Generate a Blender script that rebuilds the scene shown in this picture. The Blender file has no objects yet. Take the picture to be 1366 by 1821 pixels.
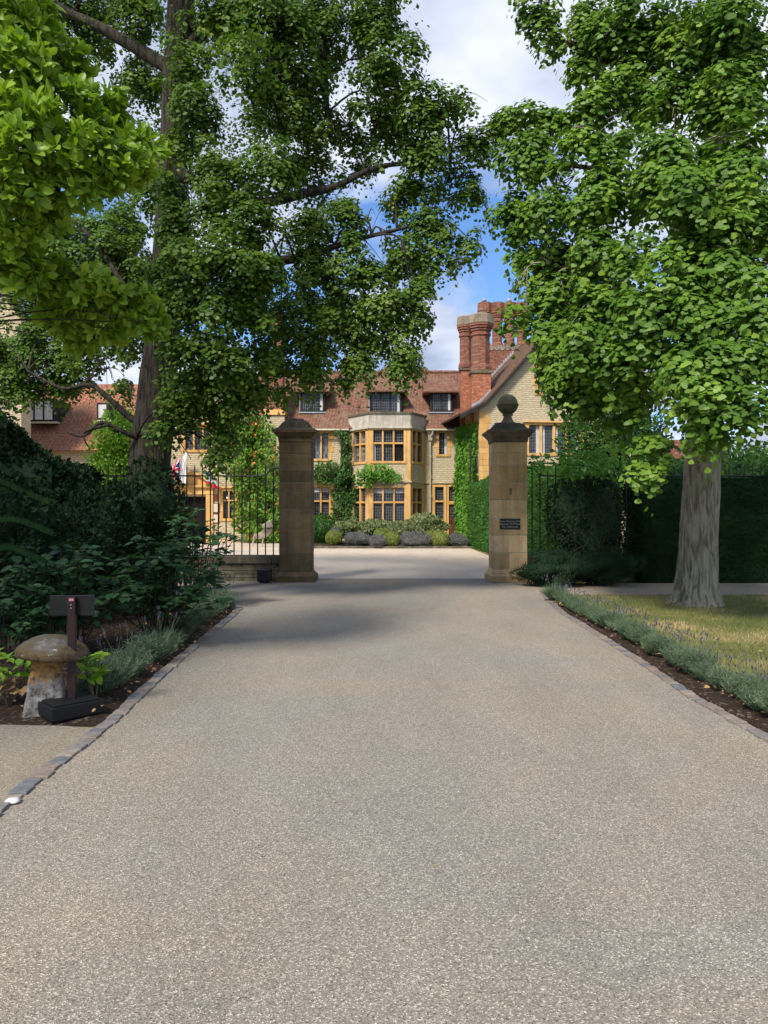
import bpy, math, random
import numpy as np
from mathutils import Vector, Matrix, noise as mnoise

R = math.radians
rnd = random.Random(7)
scene = bpy.context.scene
COL = scene.collection

# ------------------------------------------------------------------ camera
F = 1315.2           # focal length in photo pixels (26 mm on a 36 mm long side)
HOR = 905.0          # horizon row in the photo
EYE = 1.6
cam_d = bpy.data.cameras.new("Camera")
cam_d.lens = 26.0; cam_d.sensor_width = 36.0; cam_d.sensor_fit = 'AUTO'
cam_d.clip_start = 0.05; cam_d.clip_end = 3000
cam_d.shift_y = -(910.5 - HOR) / 1821.0
cam = bpy.data.objects.new("Camera", cam_d); COL.objects.link(cam)
cam.location = (0, 0, EYE); cam.rotation_euler = (R(90), 0, 0)
scene.camera = cam

# ------------------------------------------------------------------ world, sun, exposure
SUN_EL, SUN_AZ = 48.0, 212.0      # azimuth clockwise from +Y (behind the camera, to its left)
world = bpy.data.worlds.new("World"); scene.world = world; world.use_nodes = True
wt = world.node_tree; wt.nodes.clear()
def wn(t, **k):
    n = wt.nodes.new(t)
    for a, b in k.items(): setattr(n, a, b)
    return n
wout = wn('ShaderNodeOutputWorld'); wbg = wn('ShaderNodeBackground'); wbg.inputs[1].default_value = 0.13
sky = wn('ShaderNodeTexSky', sky_type='NISHITA', sun_disc=False)
sky.sun_elevation = R(SUN_EL); sky.sun_rotation = R(SUN_AZ); sky.air_density = 1.0; sky.dust_density = 0.6; sky.ozone_density = 2.0
tc = wn('ShaderNodeTexCoord'); sep = wn('ShaderNodeSeparateXYZ')
wt.links.new(tc.outputs['Generated'], sep.inputs[0])
zz = wn('ShaderNodeMath', operation='ADD'); zz.inputs[1].default_value = 0.22; wt.links.new(sep.outputs[2], zz.inputs[0])
dx = wn('ShaderNodeMath', operation='DIVIDE'); dy = wn('ShaderNodeMath', operation='DIVIDE')
wt.links.new(sep.outputs[0], dx.inputs[0]); wt.links.new(zz.outputs[0], dx.inputs[1])
wt.links.new(sep.outputs[1], dy.inputs[0]); wt.links.new(zz.outputs[0], dy.inputs[1])
cmb = wn('ShaderNodeCombineXYZ'); wt.links.new(dx.outputs[0], cmb.inputs[0]); wt.links.new(dy.outputs[0], cmb.inputs[1])
cmb.inputs[2].default_value = 3.7
cn = wn('ShaderNodeTexNoise'); cn.inputs['Scale'].default_value = 1.35; cn.inputs['Detail'].default_value = 7; cn.inputs['Roughness'].default_value = 0.55
cn.inputs['Distortion'].default_value = 0.3
wt.links.new(cmb.outputs[0], cn.inputs['Vector'])
cr = wn('ShaderNodeValToRGB'); cr.color_ramp.elements[0].position = 0.40; cr.color_ramp.elements[1].position = 0.52
wt.links.new(cn.outputs[0], cr.inputs[0])
cn2 = wn('ShaderNodeTexNoise'); cn2.inputs['Scale'].default_value = 2.6; cn2.inputs['Detail'].default_value = 5
wt.links.new(cmb.outputs[0], cn2.inputs['Vector'])
cr2 = wn('ShaderNodeValToRGB'); cr2.color_ramp.elements[0].position = 0.35; cr2.color_ramp.elements[1].position = 0.66
cr2.color_ramp.elements[0].color = (2.1, 2.6, 3.7, 1); cr2.color_ramp.elements[1].color = (5.3, 5.6, 6.5, 1)
wt.links.new(cn2.outputs[0], cr2.inputs[0])
mixc = wn('ShaderNodeMix', data_type='RGBA'); 
wt.links.new(cr.outputs[0], mixc.inputs['Factor']); skt = wn('ShaderNodeMix', data_type='RGBA', blend_type='MULTIPLY'); skt.inputs['Factor'].default_value = 1; skt.inputs['B'].default_value = (.64, .85, 1.12, 1); wt.links.new(sky.outputs[0], skt.inputs['A']); wt.links.new(skt.outputs['Result'], mixc.inputs['A']); wt.links.new(cr2.outputs[0], mixc.inputs['B'])
wt.links.new(mixc.outputs['Result'], wbg.inputs[0]); wt.links.new(wbg.outputs[0], wout.inputs[0])

sun_d = bpy.data.lights.new("Sun", 'SUN'); sun_d.energy = 3.6; sun_d.angle = R(11); sun_d.color = (1.0, 0.93, 0.82)
sun = bpy.data.objects.new("Sun", sun_d); COL.objects.link(sun)
sdir = Vector((math.sin(R(SUN_AZ)) * math.cos(R(SUN_EL)), math.cos(R(SUN_AZ)) * math.cos(R(SUN_EL)), math.sin(R(SUN_EL))))
sun.rotation_euler = sdir.to_track_quat('Z', 'Y').to_euler()
sun.location = (-20, -20, 40)

vs = scene.view_settings; vs.view_transform = 'Standard'; vs.look = 'None'; vs.gamma = 1.0; vs.use_curve_mapping = False
vs.exposure = 0.55
scene.cycles.max_bounces = 6; scene.cycles.diffuse_bounces = 3; scene.cycles.glossy_bounces = 2
scene.cycles.transmission_bounces = 4; scene.cycles.transparent_max_bounces = 4
scene.cycles.caustics_reflective = False; scene.cycles.caustics_refractive = False

# ------------------------------------------------------------------ helpers
def X(px, D): return (px - 683.0) / F * D
def Z(py, D): return EYE + (HOR - py) / F * D
def G(px, py):                       # a point on level ground
    D = EYE * F / (py - HOR); return (X(px, D), D)

def tag(o, label=None, cat=None, group=None, kind=None):
    if label: o['label'] = label
    if cat: o['category'] = cat
    if group: o['group'] = group
    if kind: o['kind'] = kind
    return o
def thing(name, label, cat, loc=(0, 0, 0), group=None):
    o = bpy.data.objects.new(name, None); o.empty_display_size = 0.2
    COL.objects.link(o); o.location = loc
    return tag(o, label, cat, group)
def wloc(o):
    v = Vector((0, 0, 0))
    while o is not None:
        v = v + Vector(o.location); o = o.parent
    return v

class MB:
    def __init__(self): self.v = []; self.f = []; self.m = []
    def add(self, vs, fs, mi=0):
        b = len(self.v); self.v.extend([tuple(p) for p in vs])
        self.f.extend([tuple(b + i for i in f) for f in fs]); self.m.extend([mi] * len(fs)); return self
    def box(self, x0, x1, y0, y1, z0, z1, mi=0, M=None):
        p = [(x0,y0,z0),(x1,y0,z0),(x1,y1,z0),(x0,y1,z0),(x0,y0,z1),(x1,y0,z1),(x1,y1,z1),(x0,y1,z1)]
        if M is not None: p = [tuple(M @ Vector(q)) for q in p]
        return self.add(p, [(0,3,2,1),(4,5,6,7),(0,1,5,4),(1,2,6,5),(2,3,7,6),(3,0,4,7)], mi)
    def obox(self, c, s, rz=0, mi=0, rx=0, ry=0):
        M = Matrix.Translation(c) @ Matrix.Rotation(rz, 4, 'Z') @ Matrix.Rotation(ry, 4, 'Y') @ Matrix.Rotation(rx, 4, 'X')
        return self.box(-s[0]/2, s[0]/2, -s[1]/2, s[1]/2, -s[2]/2, s[2]/2, mi, M)
    def frustum(self, cx, cy, z0, z1, w0, w1, n=4, rot=math.pi/4, mi=0, d0=None, d1=None):
        # n sided prism, w = flat-to-flat width
        k = 1 / math.cos(math.pi / n) / 2
        p = []
        for z, w in ((z0, w0), (z1, w1)):
            for i in range(n):
                a = rot + i * 2 * math.pi / n
                p.append((cx + math.cos(a) * w * k, cy + math.sin(a) * w * k, z))
        fs = [tuple(range(n))[::-1], tuple(range(n, 2*n))] + [(i, (i+1) % n, n + (i+1) % n, n + i) for i in range(n)]
        return self.add(p, fs, mi)
    def tube(self, pts, radii, n=8, mi=0, jit=0, seed=0):
        pts = [Vector(p) for p in pts]; V = []; fs = []
        up = Vector((0.13, 0.07, 1)).normalized(); rr = random.Random(seed)
        for i, p in enumerate(pts):
            t = (pts[min(i+1, len(pts)-1)] - pts[max(i-1, 0)]).normalized()
            a = t.cross(up)
            if a.length < 1e-3: a = t.cross(Vector((1, 0, 0)))
            a.normalize(); b = t.cross(a)
            for k in range(n):
                an = 2 * math.pi * k / n; r = radii[i] * (1 + jit * (rr.random() - .5))
                V.append(p + (a * math.cos(an) + b * math.sin(an)) * r)
        for i in range(len(pts) - 1):
            for k in range(n):
                fs.append((i*n + k, i*n + (k+1) % n, (i+1)*n + (k+1) % n, (i+1)*n + k))
        fs.append(tuple(range(n))[::-1]); fs.append(tuple(range((len(pts)-1)*n, len(pts)*n)))
        return self.add(V, fs, mi)
    def lathe(self, cx, cy, prof, n=24, mi=0, wob=0, seed=0):
        V = []; fs = []
        for i, (r, z) in enumerate(prof):
            for k in range(n):
                a = 2 * math.pi * k / n
                q = r * (1 + wob * mnoise.noise(Vector((math.cos(a)*1.5 + seed, math.sin(a)*1.5, z*3))))
                V.append((cx + math.cos(a)*q, cy + math.sin(a)*q, z))
        for i in range(len(prof) - 1):
            for k in range(n):
                fs.append((i*n + k, i*n + (k+1) % n, (i+1)*n + (k+1) % n, (i+1)*n + k))
        fs.append(tuple(range(n))[::-1]); fs.append(tuple(range((len(prof)-1)*n, len(prof)*n)))
        return self.add(V, fs, mi)
    def build(self, name, mat, parent=None, smooth=False, bevel=0):
        me = bpy.data.meshes.new(name)
        off = wloc(parent) if parent is not None else Vector((0, 0, 0))
        me.from_pydata([(a - off.x, b - off.y, c - off.z) for a, b, c in self.v], [], self.f)
        for mm in (mat if isinstance(mat, (list, tuple)) else [mat]): me.materials.append(mm)
        if any(self.m): me.polygons.foreach_set('material_index', self.m)
        if smooth: me.polygons.foreach_set('use_smooth', [True] * len(self.f))
        me.update()
        o = bpy.data.objects.new(name, me); COL.objects.link(o)
        if parent is not None: o.parent = parent
        if bevel:
            b = o.modifiers.new('Bevel', 'BEVEL'); b.width = bevel; b.segments = 2; b.limit_method = 'ANGLE'
        return o

def np_mesh(name, parts, mat, parent=None, smooth=False):
    """parts: list of (verts Nx3, faces MxK) arrays joined into ONE mesh."""
    V = []; loops = []; starts = []; base = 0; ls = 0
    for v, f in parts:
        if len(f) == 0: continue
        V.append(v); f = np.asarray(f) + base; base += len(v)
        K = f.shape[1]; loops.append(f.ravel()); starts.append(ls + np.arange(len(f)) * K); ls += f.size
    V = np.concatenate(V).astype(np.float32); loops = np.concatenate(loops).astype(np.int32); starts = np.concatenate(starts).astype(np.int32)
    if parent is not None:
        V = V - np.array(wloc(parent), dtype=np.float32)
    me = bpy.data.meshes.new(name)
    me.vertices.add(len(V)); me.vertices.foreach_set('co', V.ravel())
    me.loops.add(len(loops)); me.loops.foreach_set('vertex_index', loops)
    me.polygons.add(len(starts)); me.polygons.foreach_set('loop_start', starts)
    if smooth: me.polygons.foreach_set('use_smooth', np.ones(len(starts), dtype=bool))
    me.materials.append(mat); me.update(calc_edges=True); me.validate()
    o = bpy.data.objects.new(name, me); COL.objects.link(o)
    if parent is not None: o.parent = parent
    return o

# ------------------------------------------------------------------ materials
class NT:
    def __init__(self, name):
        self.m = bpy.data.materials.new(name); self.m.use_nodes = True; self.t = self.m.node_tree; self.t.nodes.clear()
        self.out = self.n('ShaderNodeOutputMaterial')
    def n(self, t, **k):
        x = self.t.nodes.new(t)
        for a, b in k.items(): setattr(x, a, b)
        return x
    def l(self, a, b): self.t.links.new(a, b)
    def co(self, kind='Object'): return self.n('ShaderNodeTexCoord').outputs[kind]
    def noise(self, vec, scale, detail=4, rough=.55, dist=0):
        x = self.n('ShaderNodeTexNoise'); x.inputs['Scale'].default_value = scale; x.inputs['Detail'].default_value = detail
        x.inputs['Roughness'].default_value = rough; x.inputs['Distortion'].default_value = dist
        if vec is not None: self.l(vec, x.inputs['Vector'])
        return x.outputs[0]
    def ramp(self, fac, stops, interp='LINEAR'):
        r = self.n('ShaderNodeValToRGB'); r.color_ramp.interpolation = interp
        e = r.color_ramp.elements
        while len(e) < len(stops): e.new(0.5)
        for i, (p, c) in enumerate(stops):
            e[i].position = p; e[i].color = (c[0], c[1], c[2], 1) if not isinstance(c, (int, float)) else (c, c, c, 1)
        self.l(fac, r.inputs[0]); return r.outputs[0]
    def mix(self, fac, a, b, mode='MIX'):
        x = self.n('ShaderNodeMix', data_type='RGBA', blend_type=mode)
        for s, v in (('Factor', fac), ('A', a), ('B', b)):
            i = x.inputs[s]
            if isinstance(v, (int, float)): i.default_value = v
            elif isinstance(v, tuple): i.default_value = (v[0], v[1], v[2], 1)
            else: self.l(v, i)
        return x.outputs['Result']
    def math(self, op, a, b=0.0, c=None):
        x = self.n('ShaderNodeMath', operation=op)
        for i, v in enumerate((a, b) if c is None else (a, b, c)):
            if isinstance(v, (int, float)): x.inputs[i].default_value = v
            else: self.l(v, x.inputs[i])
        return x.outputs[0]
    def mapv(self, vec, s=(1,1,1), r=(0,0,0), l=(0,0,0)):
        x = self.n('ShaderNodeMapping'); x.inputs['Scale'].default_value = s; x.inputs['Rotation'].default_value = r; x.inputs['Location'].default_value = l
        self.l(vec, x.inputs[0]); return x.outputs[0]
    def wallv(self, vec, k=1.0):     # (x + y, z) so courses run level on any upright wall
        s = self.n('ShaderNodeSeparateXYZ'); self.l(vec, s.inputs[0]); c = self.n('ShaderNodeCombineXYZ')
        self.l(self.math('ADD', s.outputs[0], s.outputs[1]), c.inputs[0]); self.l(self.math('MULTIPLY', s.outputs[2], k), c.inputs[1]); return c.outputs[0]
    def bump(self, h, strength=.5, dist=.02):
        b = self.n('ShaderNodeBump'); b.inputs['Strength'].default_value = strength; b.inputs['Distance'].default_value = dist
        self.l(h, b.inputs['Height']); return b.outputs[0]
    def pbr(self, color, rough=.8, normal=None, spec=.3, metal=0):
        p = self.n('ShaderNodeBsdfPrincipled')
        if isinstance(color, tuple): p.inputs['Base Color'].default_value = (color[0], color[1], color[2], 1)
        else: self.l(color, p.inputs['Base Color'])
        if isinstance(rough, (int, float)): p.inputs['Roughness'].default_value = rough
        else: self.l(rough, p.inputs['Roughness'])
        p.inputs['Specular IOR Level'].default_value = spec; p.inputs['Metallic'].default_value = metal
        if normal is not None: self.l(normal, p.inputs['Normal'])
        self.l(p.outputs[0], self.out.inputs[0]); return p

def simple(name, col, rough=.6, var=.25, scale=6, metal=0, spec=.3, bumpk=0):
    t = NT(name); c = t.co()
    n = t.noise(c, scale, 5)
    a = tuple(x * (1 - var) for x in col); b = tuple(min(1, x * (1 + var)) for x in col)
    t.pbr(t.ramp(n, [(.3, a), (.7, b)]), rough, t.bump(t.noise(c, scale * 6, 4), bumpk, .01) if bumpk else None, spec, metal); return t.m

def leafmat(name, dark, mid, light, trans=.35, rough=.45, nscale=.7, tcol=None, spec=.22):
    t = NT(name); c = t.co(); g = t.n('ShaderNodeNewGeometry')
    a = t.math('MULTIPLY_ADD', g.outputs['Random Per Island'], .30, t.math('MULTIPLY_ADD', t.noise(c, nscale * 2.2, 3), 1.1, -.20))
    col = t.ramp(a, [(.12, dark), (.5, mid), (.9, light)])
    p = t.pbr(col, rough, None, spec)
    tr = t.n('ShaderNodeBsdfTranslucent')
    tc2 = t.mix(1.0, col, tcol or (1.25, 1.35, .45), 'MULTIPLY'); t.l(tc2, tr.inputs[0])
    ms = t.n('ShaderNodeMixShader'); ms.inputs[0].default_value = trans
    t.l(p.outputs[0], ms.inputs[1]); t.l(tr.outputs[0], ms.inputs[2]); t.l(ms.outputs[0], t.out.inputs[0]); return t.m

def gravelmat(name, base_a, base_b, dk, lt, patch=.35):
    t = NT(name); c = t.co()
    v = t.n('ShaderNodeTexVoronoi'); v.inputs['Scale'].default_value = 195; t.l(c, v.inputs['Vector'])
    s = t.n('ShaderNodeSeparateColor'); t.l(v.outputs['Color'], s.inputs[0])
    v2 = t.n('ShaderNodeTexVoronoi'); v2.inputs['Scale'].default_value = 130; t.l(c, v2.inputs['Vector'])
    s2 = t.n('ShaderNodeSeparateColor'); t.l(v2.outputs['Color'], s2.inputs[0])
    patchn = t.noise(c, patch, 4, .6, .5)
    b = t.mix(t.ramp(patchn, [(.35, 0.0), (.65, 1.0)]), base_a, base_b)
    p2 = t.ramp(t.noise(t.mapv(c, (1.6, .5, 1)), 1.1, 5, .65), [(.3, .90), (.7, 1.07)]); p2 = t.mix(1.0, p2, t.ramp(t.noise(c, 4.5, 6, .75), [(.30, .72), (.38, 1.0)]), 'MULTIPLY')
    b = t.mix(1.0, b, p2, 'MULTIPLY')
    chip = t.ramp(s.outputs[0], [(0, dk), (.12, .74), (.45, .95), (.82, 1.12), (.93, lt), (1, lt * 1.1)])
    chip2 = t.ramp(s2.outputs[1], [(0, .86), (.5, 1.0), (.95, 1.03), (.98, 1.4)])
    col = t.mix(1.0, t.mix(1.0, b, chip, 'MULTIPLY'), chip2, 'MULTIPLY')
    t.pbr(col, .85, t.bump(v.outputs['Distance'], .6, .006), .25); return t.m

M = {}
M['drive'] = gravelmat('drive_gravel', (.285, .240, .184), (.243, .224, .193), .34, 1.95)
M['side'] = gravelmat('side_gravel', (.27, .23, .165), (.25, .22, .18), .35, 1.6)
M['forecourt'] = gravelmat('forecourt_gravel', (.62, .50, .375), (.54, .46, .37), .5, 1.3, .15)
M['path'] = gravelmat('path_gravel', (.34, .27, .18), (.30, .25, .19), .3, 1.7)
def soilmat():
    t = NT('soil'); c = t.co()
    n = t.noise(c, 30, 6, .7); n2 = t.noise(c, 3, 4)
    v = t.n('ShaderNodeTexVoronoi'); v.inputs['Scale'].default_value = 40; t.l(c, v.inputs['Vector'])
    s = t.n('ShaderNodeSeparateColor'); t.l(v.outputs['Color'], s.inputs[0])
    col = t.mix(t.ramp(s.outputs[0], [(.88, 0.0), (.92, 1.0)]), t.ramp(n, [(.3, (.018, .012, .009)), (.7, (.075, .05, .036))]), (.17, .13, .10))
    t.pbr(t.mix(t.ramp(n2, [(.4, 0.0), (.7, .5)]), col, (.05, .033, .022)), .95, t.bump(n, 1, .03), .1); return t.m
M['soil'] = soilmat()
def lawnmat():
    t = NT('lawn'); c = t.co()
    n = t.noise(c, .8, 4, .6, .6); n2 = t.noise(c, 60, 4, .7)
    col = t.ramp(n, [(.36, (.09, .115, .03)), (.52, (.17, .17, .055)), (.66, (.34, .26, .12))])
    t.pbr(t.mix(.5, col, t.ramp(n2, [(.3, (.04, .05, .015)), (.7, (.25, .22, .09))])), .9, t.bump(n2, .8, .02), .1); return t.m
M['lawn'] = lawnmat()
def grassmat():
    t = NT('grass_blades'); c = t.co(); g = t.n('ShaderNodeNewGeometry')
    n = t.noise(c, .8, 4, .6, .6)
    col = t.ramp(n, [(.36, (.10, .13, .032)), (.52, (.20, .20, .06)), (.66, (.42, .32, .15))])
    t.pbr(t.mix(1.0, col, t.ramp(g.outputs['Random Per Island'], [(0, .65), (1, 1.35)]), 'MULTIPLY'), .7, None, .2); return t.m
M['grass'] = grassmat()

def rubblemat():
    t = NT('rubble_limestone'); c = t.co()
    nv = t.noise(c, 4, 3)
    w = t.wallv(c); w2 = t.mix(.035, w, t.n('ShaderNodeTexNoise').outputs['Color'])
    nn = t.n('ShaderNodeTexNoise'); nn.inputs['Scale'].default_value = 2.3; nn.inputs['Detail'].default_value = 3; t.l(c, nn.inputs['Vector'])
    w2 = t.n('ShaderNodeVectorMath', operation='MULTIPLY_ADD'); t.l(nn.outputs['Color'], w2.inputs[0]); w2.inputs[1].default_value = (.16, .12, 0); t.l(w, w2.inputs[2])
    b = t.n('ShaderNodeTexBrick'); t.l(w2.outputs[0], b.inputs['Vector']); b.inputs['Scale'].default_value = 1.0
    b.inputs['Brick Width'].default_value = .34; b.inputs['Row Height'].default_value = .095; b.inputs['Mortar Size'].default_value = .014
    b.inputs['Mortar Smooth'].default_value = .3; b.inputs['Color1'].default_value = (.64, .525, .335, 1); b.inputs['Color2'].default_value = (.54, .44, .275, 1)
    b.inputs['Mortar'].default_value = (.40, .325, .21, 1); b.offset = .42; b.squash = .7; b.squash_frequency = 3
    col = t.mix(t.ramp(nv, [(.35, 0.0), (.65, .75)]), b.outputs['Color'], t.mix(.6, b.outputs['Color'], (.58, .50, .36)))
    col = t.mix(1.0, col, t.ramp(t.noise(c, 25, 5, .7), [(.3, .78), (.7, 1.2)]), 'MULTIPLY')
    h = t.math('SUBTRACT', t.math('MULTIPLY', t.noise(c, 14, 5), .5), b.outputs['Fac'])
    t.pbr(col, .9, t.bump(h, .9, .03), .15); return t.m
M['rubble'] = rubblemat()
def dressed(name, a, b, dirt, dirtk=.3, scale=3.0, isl=.3):
    t = NT(name); c = t.co(); g = t.n('ShaderNodeNewGeometry')
    col = t.ramp(t.math('ADD', t.math('MULTIPLY', t.noise(c, scale, 6, .6), 1 - isl), t.math('MULTIPLY', g.outputs['Random Per Island'], isl)), [(.3, a), (.7, b)])
    col = t.mix(1.0, col, t.ramp(t.noise(c, 40, 4, .7), [(.3, .86), (.7, 1.12)]), 'MULTIPLY')
    col = t.mix(1.0, col, t.ramp(t.noise(t.mapv(c, (9, 9, .9)), 1.0, 4, .6), [(.35, .80), (.65, 1.10)]), 'MULTIPLY')
    d = t.ramp(t.noise(c, 2.2, 7, .7, .4), [(.5, 0.0), (.72, dirtk)])
    t.pbr(t.mix(d, col, dirt), .85, t.bump(t.noise(c, 30, 6, .7), .35, .01), .2); return t.m
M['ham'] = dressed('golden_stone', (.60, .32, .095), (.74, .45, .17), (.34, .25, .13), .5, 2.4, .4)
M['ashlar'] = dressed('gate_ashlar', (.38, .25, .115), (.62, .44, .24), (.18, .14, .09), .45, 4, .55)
M['ashlar_shaded'] = dressed('gate_ashlar_shaded', (.10, .076, .042), (.20, .145, .078), (.045, .040, .03), .8, 4, .5)  # weathered stone, base colours darkened for the left tree's shade
M['parapet'] = dressed('lichened_parapet', (.42, .385, .31), (.58, .54, .45), (.30, .25, .17), .8)
M['moss'] = dressed('mossy_stone', (.035, .030, .022), (.12, .105, .08), (.05, .06, .022), .8, 7)
M['ball'] = dressed('lichen_ball', (.085, .08, .055), (.16, .15, .10), (.06, .075, .03), .7, 6)
M['lowwall'] = dressed('low_wall_stone', (.10, .085, .06), (.20, .17, .12), (.045, .05, .03), .8, 4)
M['brickcap'] = dressed('weathered_cap', (.20, .15, .11), (.33, .27, .20), (.12, .10, .07), .8, 6)
def tilemat(name, c1, c2, c3, w=.17, h=.105, mort=(.05, .03, .025), axis=0):
    t = NT(name); c = t.co(); wv = t.wallv(c, 1.41 if axis == 0 else 1.0)
    b = t.n('ShaderNodeTexBrick'); t.l(wv, b.inputs['Vector']); b.inputs['Scale'].default_value = 1
    b.inputs['Brick Width'].default_value = w; b.inputs['Row Height'].default_value = h; b.inputs['Mortar Size'].default_value = h * .09
    b.inputs['Mortar Smooth'].default_value = .2; b.inputs['Color1'].default_value = (*c1, 1); b.inputs['Color2'].default_value = (*c2, 1); b.inputs['Mortar'].default_value = (*mort, 1)
    b.inputs['Bias'].default_value = -.1
    col = t.mix(t.ramp(t.noise(c, 1.4, 6, .7, .5), [(.42, 0.0), (.68, .75)]), b.outputs['Color'], c3)
    col = t.mix(1.0, col, t.ramp(t.noise(t.mapv(wv, (7, 9, 1)), 1.0, 3, .8), [(.25, .5), (.5, 1.0), (.72, 1.9)]), 'MULTIPLY')
    t.pbr(col, .85, t.bump(t.math('SUBTRACT', t.noise(t.mapv(wv, (6, 9, 1)), 1.3, 3), b.outputs['Fac']), .9, .035), .2); return t.m
M['tile'] = tilemat('clay_roof_tiles', (.26, .115, .07), (.14, .075, .052), (.24, .155, .105))
M['tile_left'] = tilemat('orange_roof_tiles', (.42, .17, .09), (.30, .115, .07), (.24, .15, .09))
M['tile_wing'] = tilemat('mossy_roof_tiles', (.20, .105, .07), (.13, .075, .05), (.11, .09, .05))
M['brick'] = tilemat('red_brick', (.33, .12, .07), (.20, .075, .05), (.17, .09, .065), .23, .075, (.24, .17, .12), 1)
M['brick_or'] = tilemat('orange_brick', (.50, .17, .085), (.36, .12, .06), (.30, .13, .08), .23, .075, (.30, .2, .14), 1)
M['lead'] = simple('lead_flashing', (.33, .35, .38), .5, .3)
M['slate'] = simple('grey_metal_roof', (.27, .30, .35), .5, .15, 3)
M['blackoak'] = simple('black_timber', (.022, .019, .018), .7, .4)
M['gutter'] = simple('cream_paint', (.50, .44, .31), .5, .15)
M['iron'] = simple('black_iron', (.012, .012, .013), .45, .3, 12, 0, .5)
M['doorwood'] = simple('red_brown_door', (.13, .035, .025), .5, .3)
M['interior'] = simple('unlit_room_black', (.008, .007, .006), .9, .3)  # near-black colour put where only the shade of unlit rooms shows
M['curtain'] = simple('curtain', (.55, .54, .52), .9, .15)
M['paper'] = simple('framed_paper', (.6, .55, .47), .6, .1)
M['glow_dot'] = NT('glowing_dot').m
_t = M['glow_dot'].node_tree; _o = [n for n in _t.nodes if n.type == 'OUTPUT_MATERIAL'][0]; _e = _t.nodes.new('ShaderNodeEmission'); _e.inputs[0].default_value = (1, .85, .6, 1); _e.inputs[1].default_value = 3.0; _t.links.new(_e.outputs[0], _o.inputs[0])
def glassmat(name='leaded_glass', base=(.018, .02, .024), lead=(.16, .17, .18), sp=(.105, .14), th=.014, lines=True):
    t = NT(name); c = t.co()
    s = t.n('ShaderNodeSeparateXYZ'); t.l(c, s.inputs[0])
    u = t.math('ADD', s.outputs[0], s.outputs[1]); v = s.outputs[2]
    fu = t.math('LESS_THAN', t.math('FRACT', t.math('DIVIDE', u, sp[0])), th / sp[0])
    fv = t.math('LESS_THAN', t.math('FRACT', t.math('DIVIDE', v, sp[1])), th / sp[1])
    f = t.math('MAXIMUM', fu, fv)
    cid = t.n('ShaderNodeCombineXYZ'); t.l(t.math('FLOOR', t.math('DIVIDE', u, sp[0])), cid.inputs[0]); t.l(t.math('FLOOR', t.math('DIVIDE', v, sp[1])), cid.inputs[1])
    wn_ = t.n('ShaderNodeTexWhiteNoise', noise_dimensions='3D'); t.l(cid.outputs[0], wn_.inputs['Vector'])
    col = t.mix(wn_.outputs['Value'], tuple(x * .5 for x in base), tuple(x * 1.8 for x in base))
    if lines: col = t.mix(f, col, lead)
    nb = t.bump(wn_.outputs['Value'], .05, .1)
    t.pbr(col, t.math('MULTIPLY_ADD', f, .5, .08) if lines else .08, None, .5); return t.m
M['glass'] = glassmat()
M['glass_pale'] = glassmat('leaded_glass_pale', (.13, .14, .15), (.07, .07, .07))
def barkmat(name, a, b, dirt):
    t = NT(name); c = t.co(); m = t.mapv(c, (1, 1, .16))
    n = t.noise(m, 16, 7, .65, .8); n2 = t.noise(c, 2.5, 5, .6); n3 = t.noise(m, 45, 4, .7)
    col = t.ramp(n, [(.40, a), (.56, b)]); col = t.mix(t.ramp(n2, [(.5, 0.0), (.75, .6)]), col, dirt)
    t.pbr(col, .95, t.bump(t.math('ADD', n, t.math('MULTIPLY', n3, .4)), 1.0, .05), .1); return t.m
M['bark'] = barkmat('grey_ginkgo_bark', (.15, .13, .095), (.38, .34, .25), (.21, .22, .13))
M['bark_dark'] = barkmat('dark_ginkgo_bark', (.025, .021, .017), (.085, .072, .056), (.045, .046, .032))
M['twig'] = simple('twig', (.05, .038, .028), .9, .4)
M['drytwig'] = simple('dry_twig', (.17, .12, .085), .9, .4)

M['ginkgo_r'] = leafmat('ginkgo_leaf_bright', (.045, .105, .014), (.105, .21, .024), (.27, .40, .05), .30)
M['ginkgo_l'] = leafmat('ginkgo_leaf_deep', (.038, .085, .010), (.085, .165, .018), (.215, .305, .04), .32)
M['magnolia'] = leafmat('magnolia_leaf', (.10, .19, .016), (.21, .34, .03), (.42, .54, .07), .34, .38)
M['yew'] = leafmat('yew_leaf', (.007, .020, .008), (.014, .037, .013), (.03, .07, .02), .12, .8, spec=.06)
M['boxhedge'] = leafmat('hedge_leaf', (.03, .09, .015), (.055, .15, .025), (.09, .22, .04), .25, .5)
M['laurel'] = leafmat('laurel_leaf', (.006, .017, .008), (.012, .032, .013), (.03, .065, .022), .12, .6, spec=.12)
M['broad'] = leafmat('broad_shrub_leaf', (.018, .052, .02), (.036, .095, .036), (.08, .17, .055), .25, .45)
M['creeper'] = leafmat('creeper_leaf', (.02, .06, .012), (.04, .11, .02), (.09, .21, .035), .25, .45)
M['ivy'] = leafmat('bright_creeper_leaf', (.06, .16, .02), (.11, .27, .03), (.19, .39, .05), .3, .45)
M['trumpet'] = leafmat('trumpet_vine_leaf', (.05, .13, .012), (.11, .23, .02), (.22, .36, .04), .3, .45)
M['orange'] = simple('orange_flower', (.80, .24, .07), .5, .3)
M['boxball'] = leafmat('box_leaf', (.11, .15, .03), (.22, .26, .06), (.38, .38, .12), .2, .5)
M['olive'] = leafmat('olive_shrub_leaf', (.12, .16, .06), (.21, .25, .11), (.36, .37, .19), .2, .5)
M['lav_leaf'] = leafmat('lavender_leaf', (.05, .09, .045), (.12, .18, .10), (.27, .33, .20), .2, .6, tcol=(1, 1, .8))
M['lav_far'] = leafmat('lavender_mound', (.085, .095, .085), (.165, .17, .165), (.29, .29, .29), .1, .7, tcol=(1, 1, 1))
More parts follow.
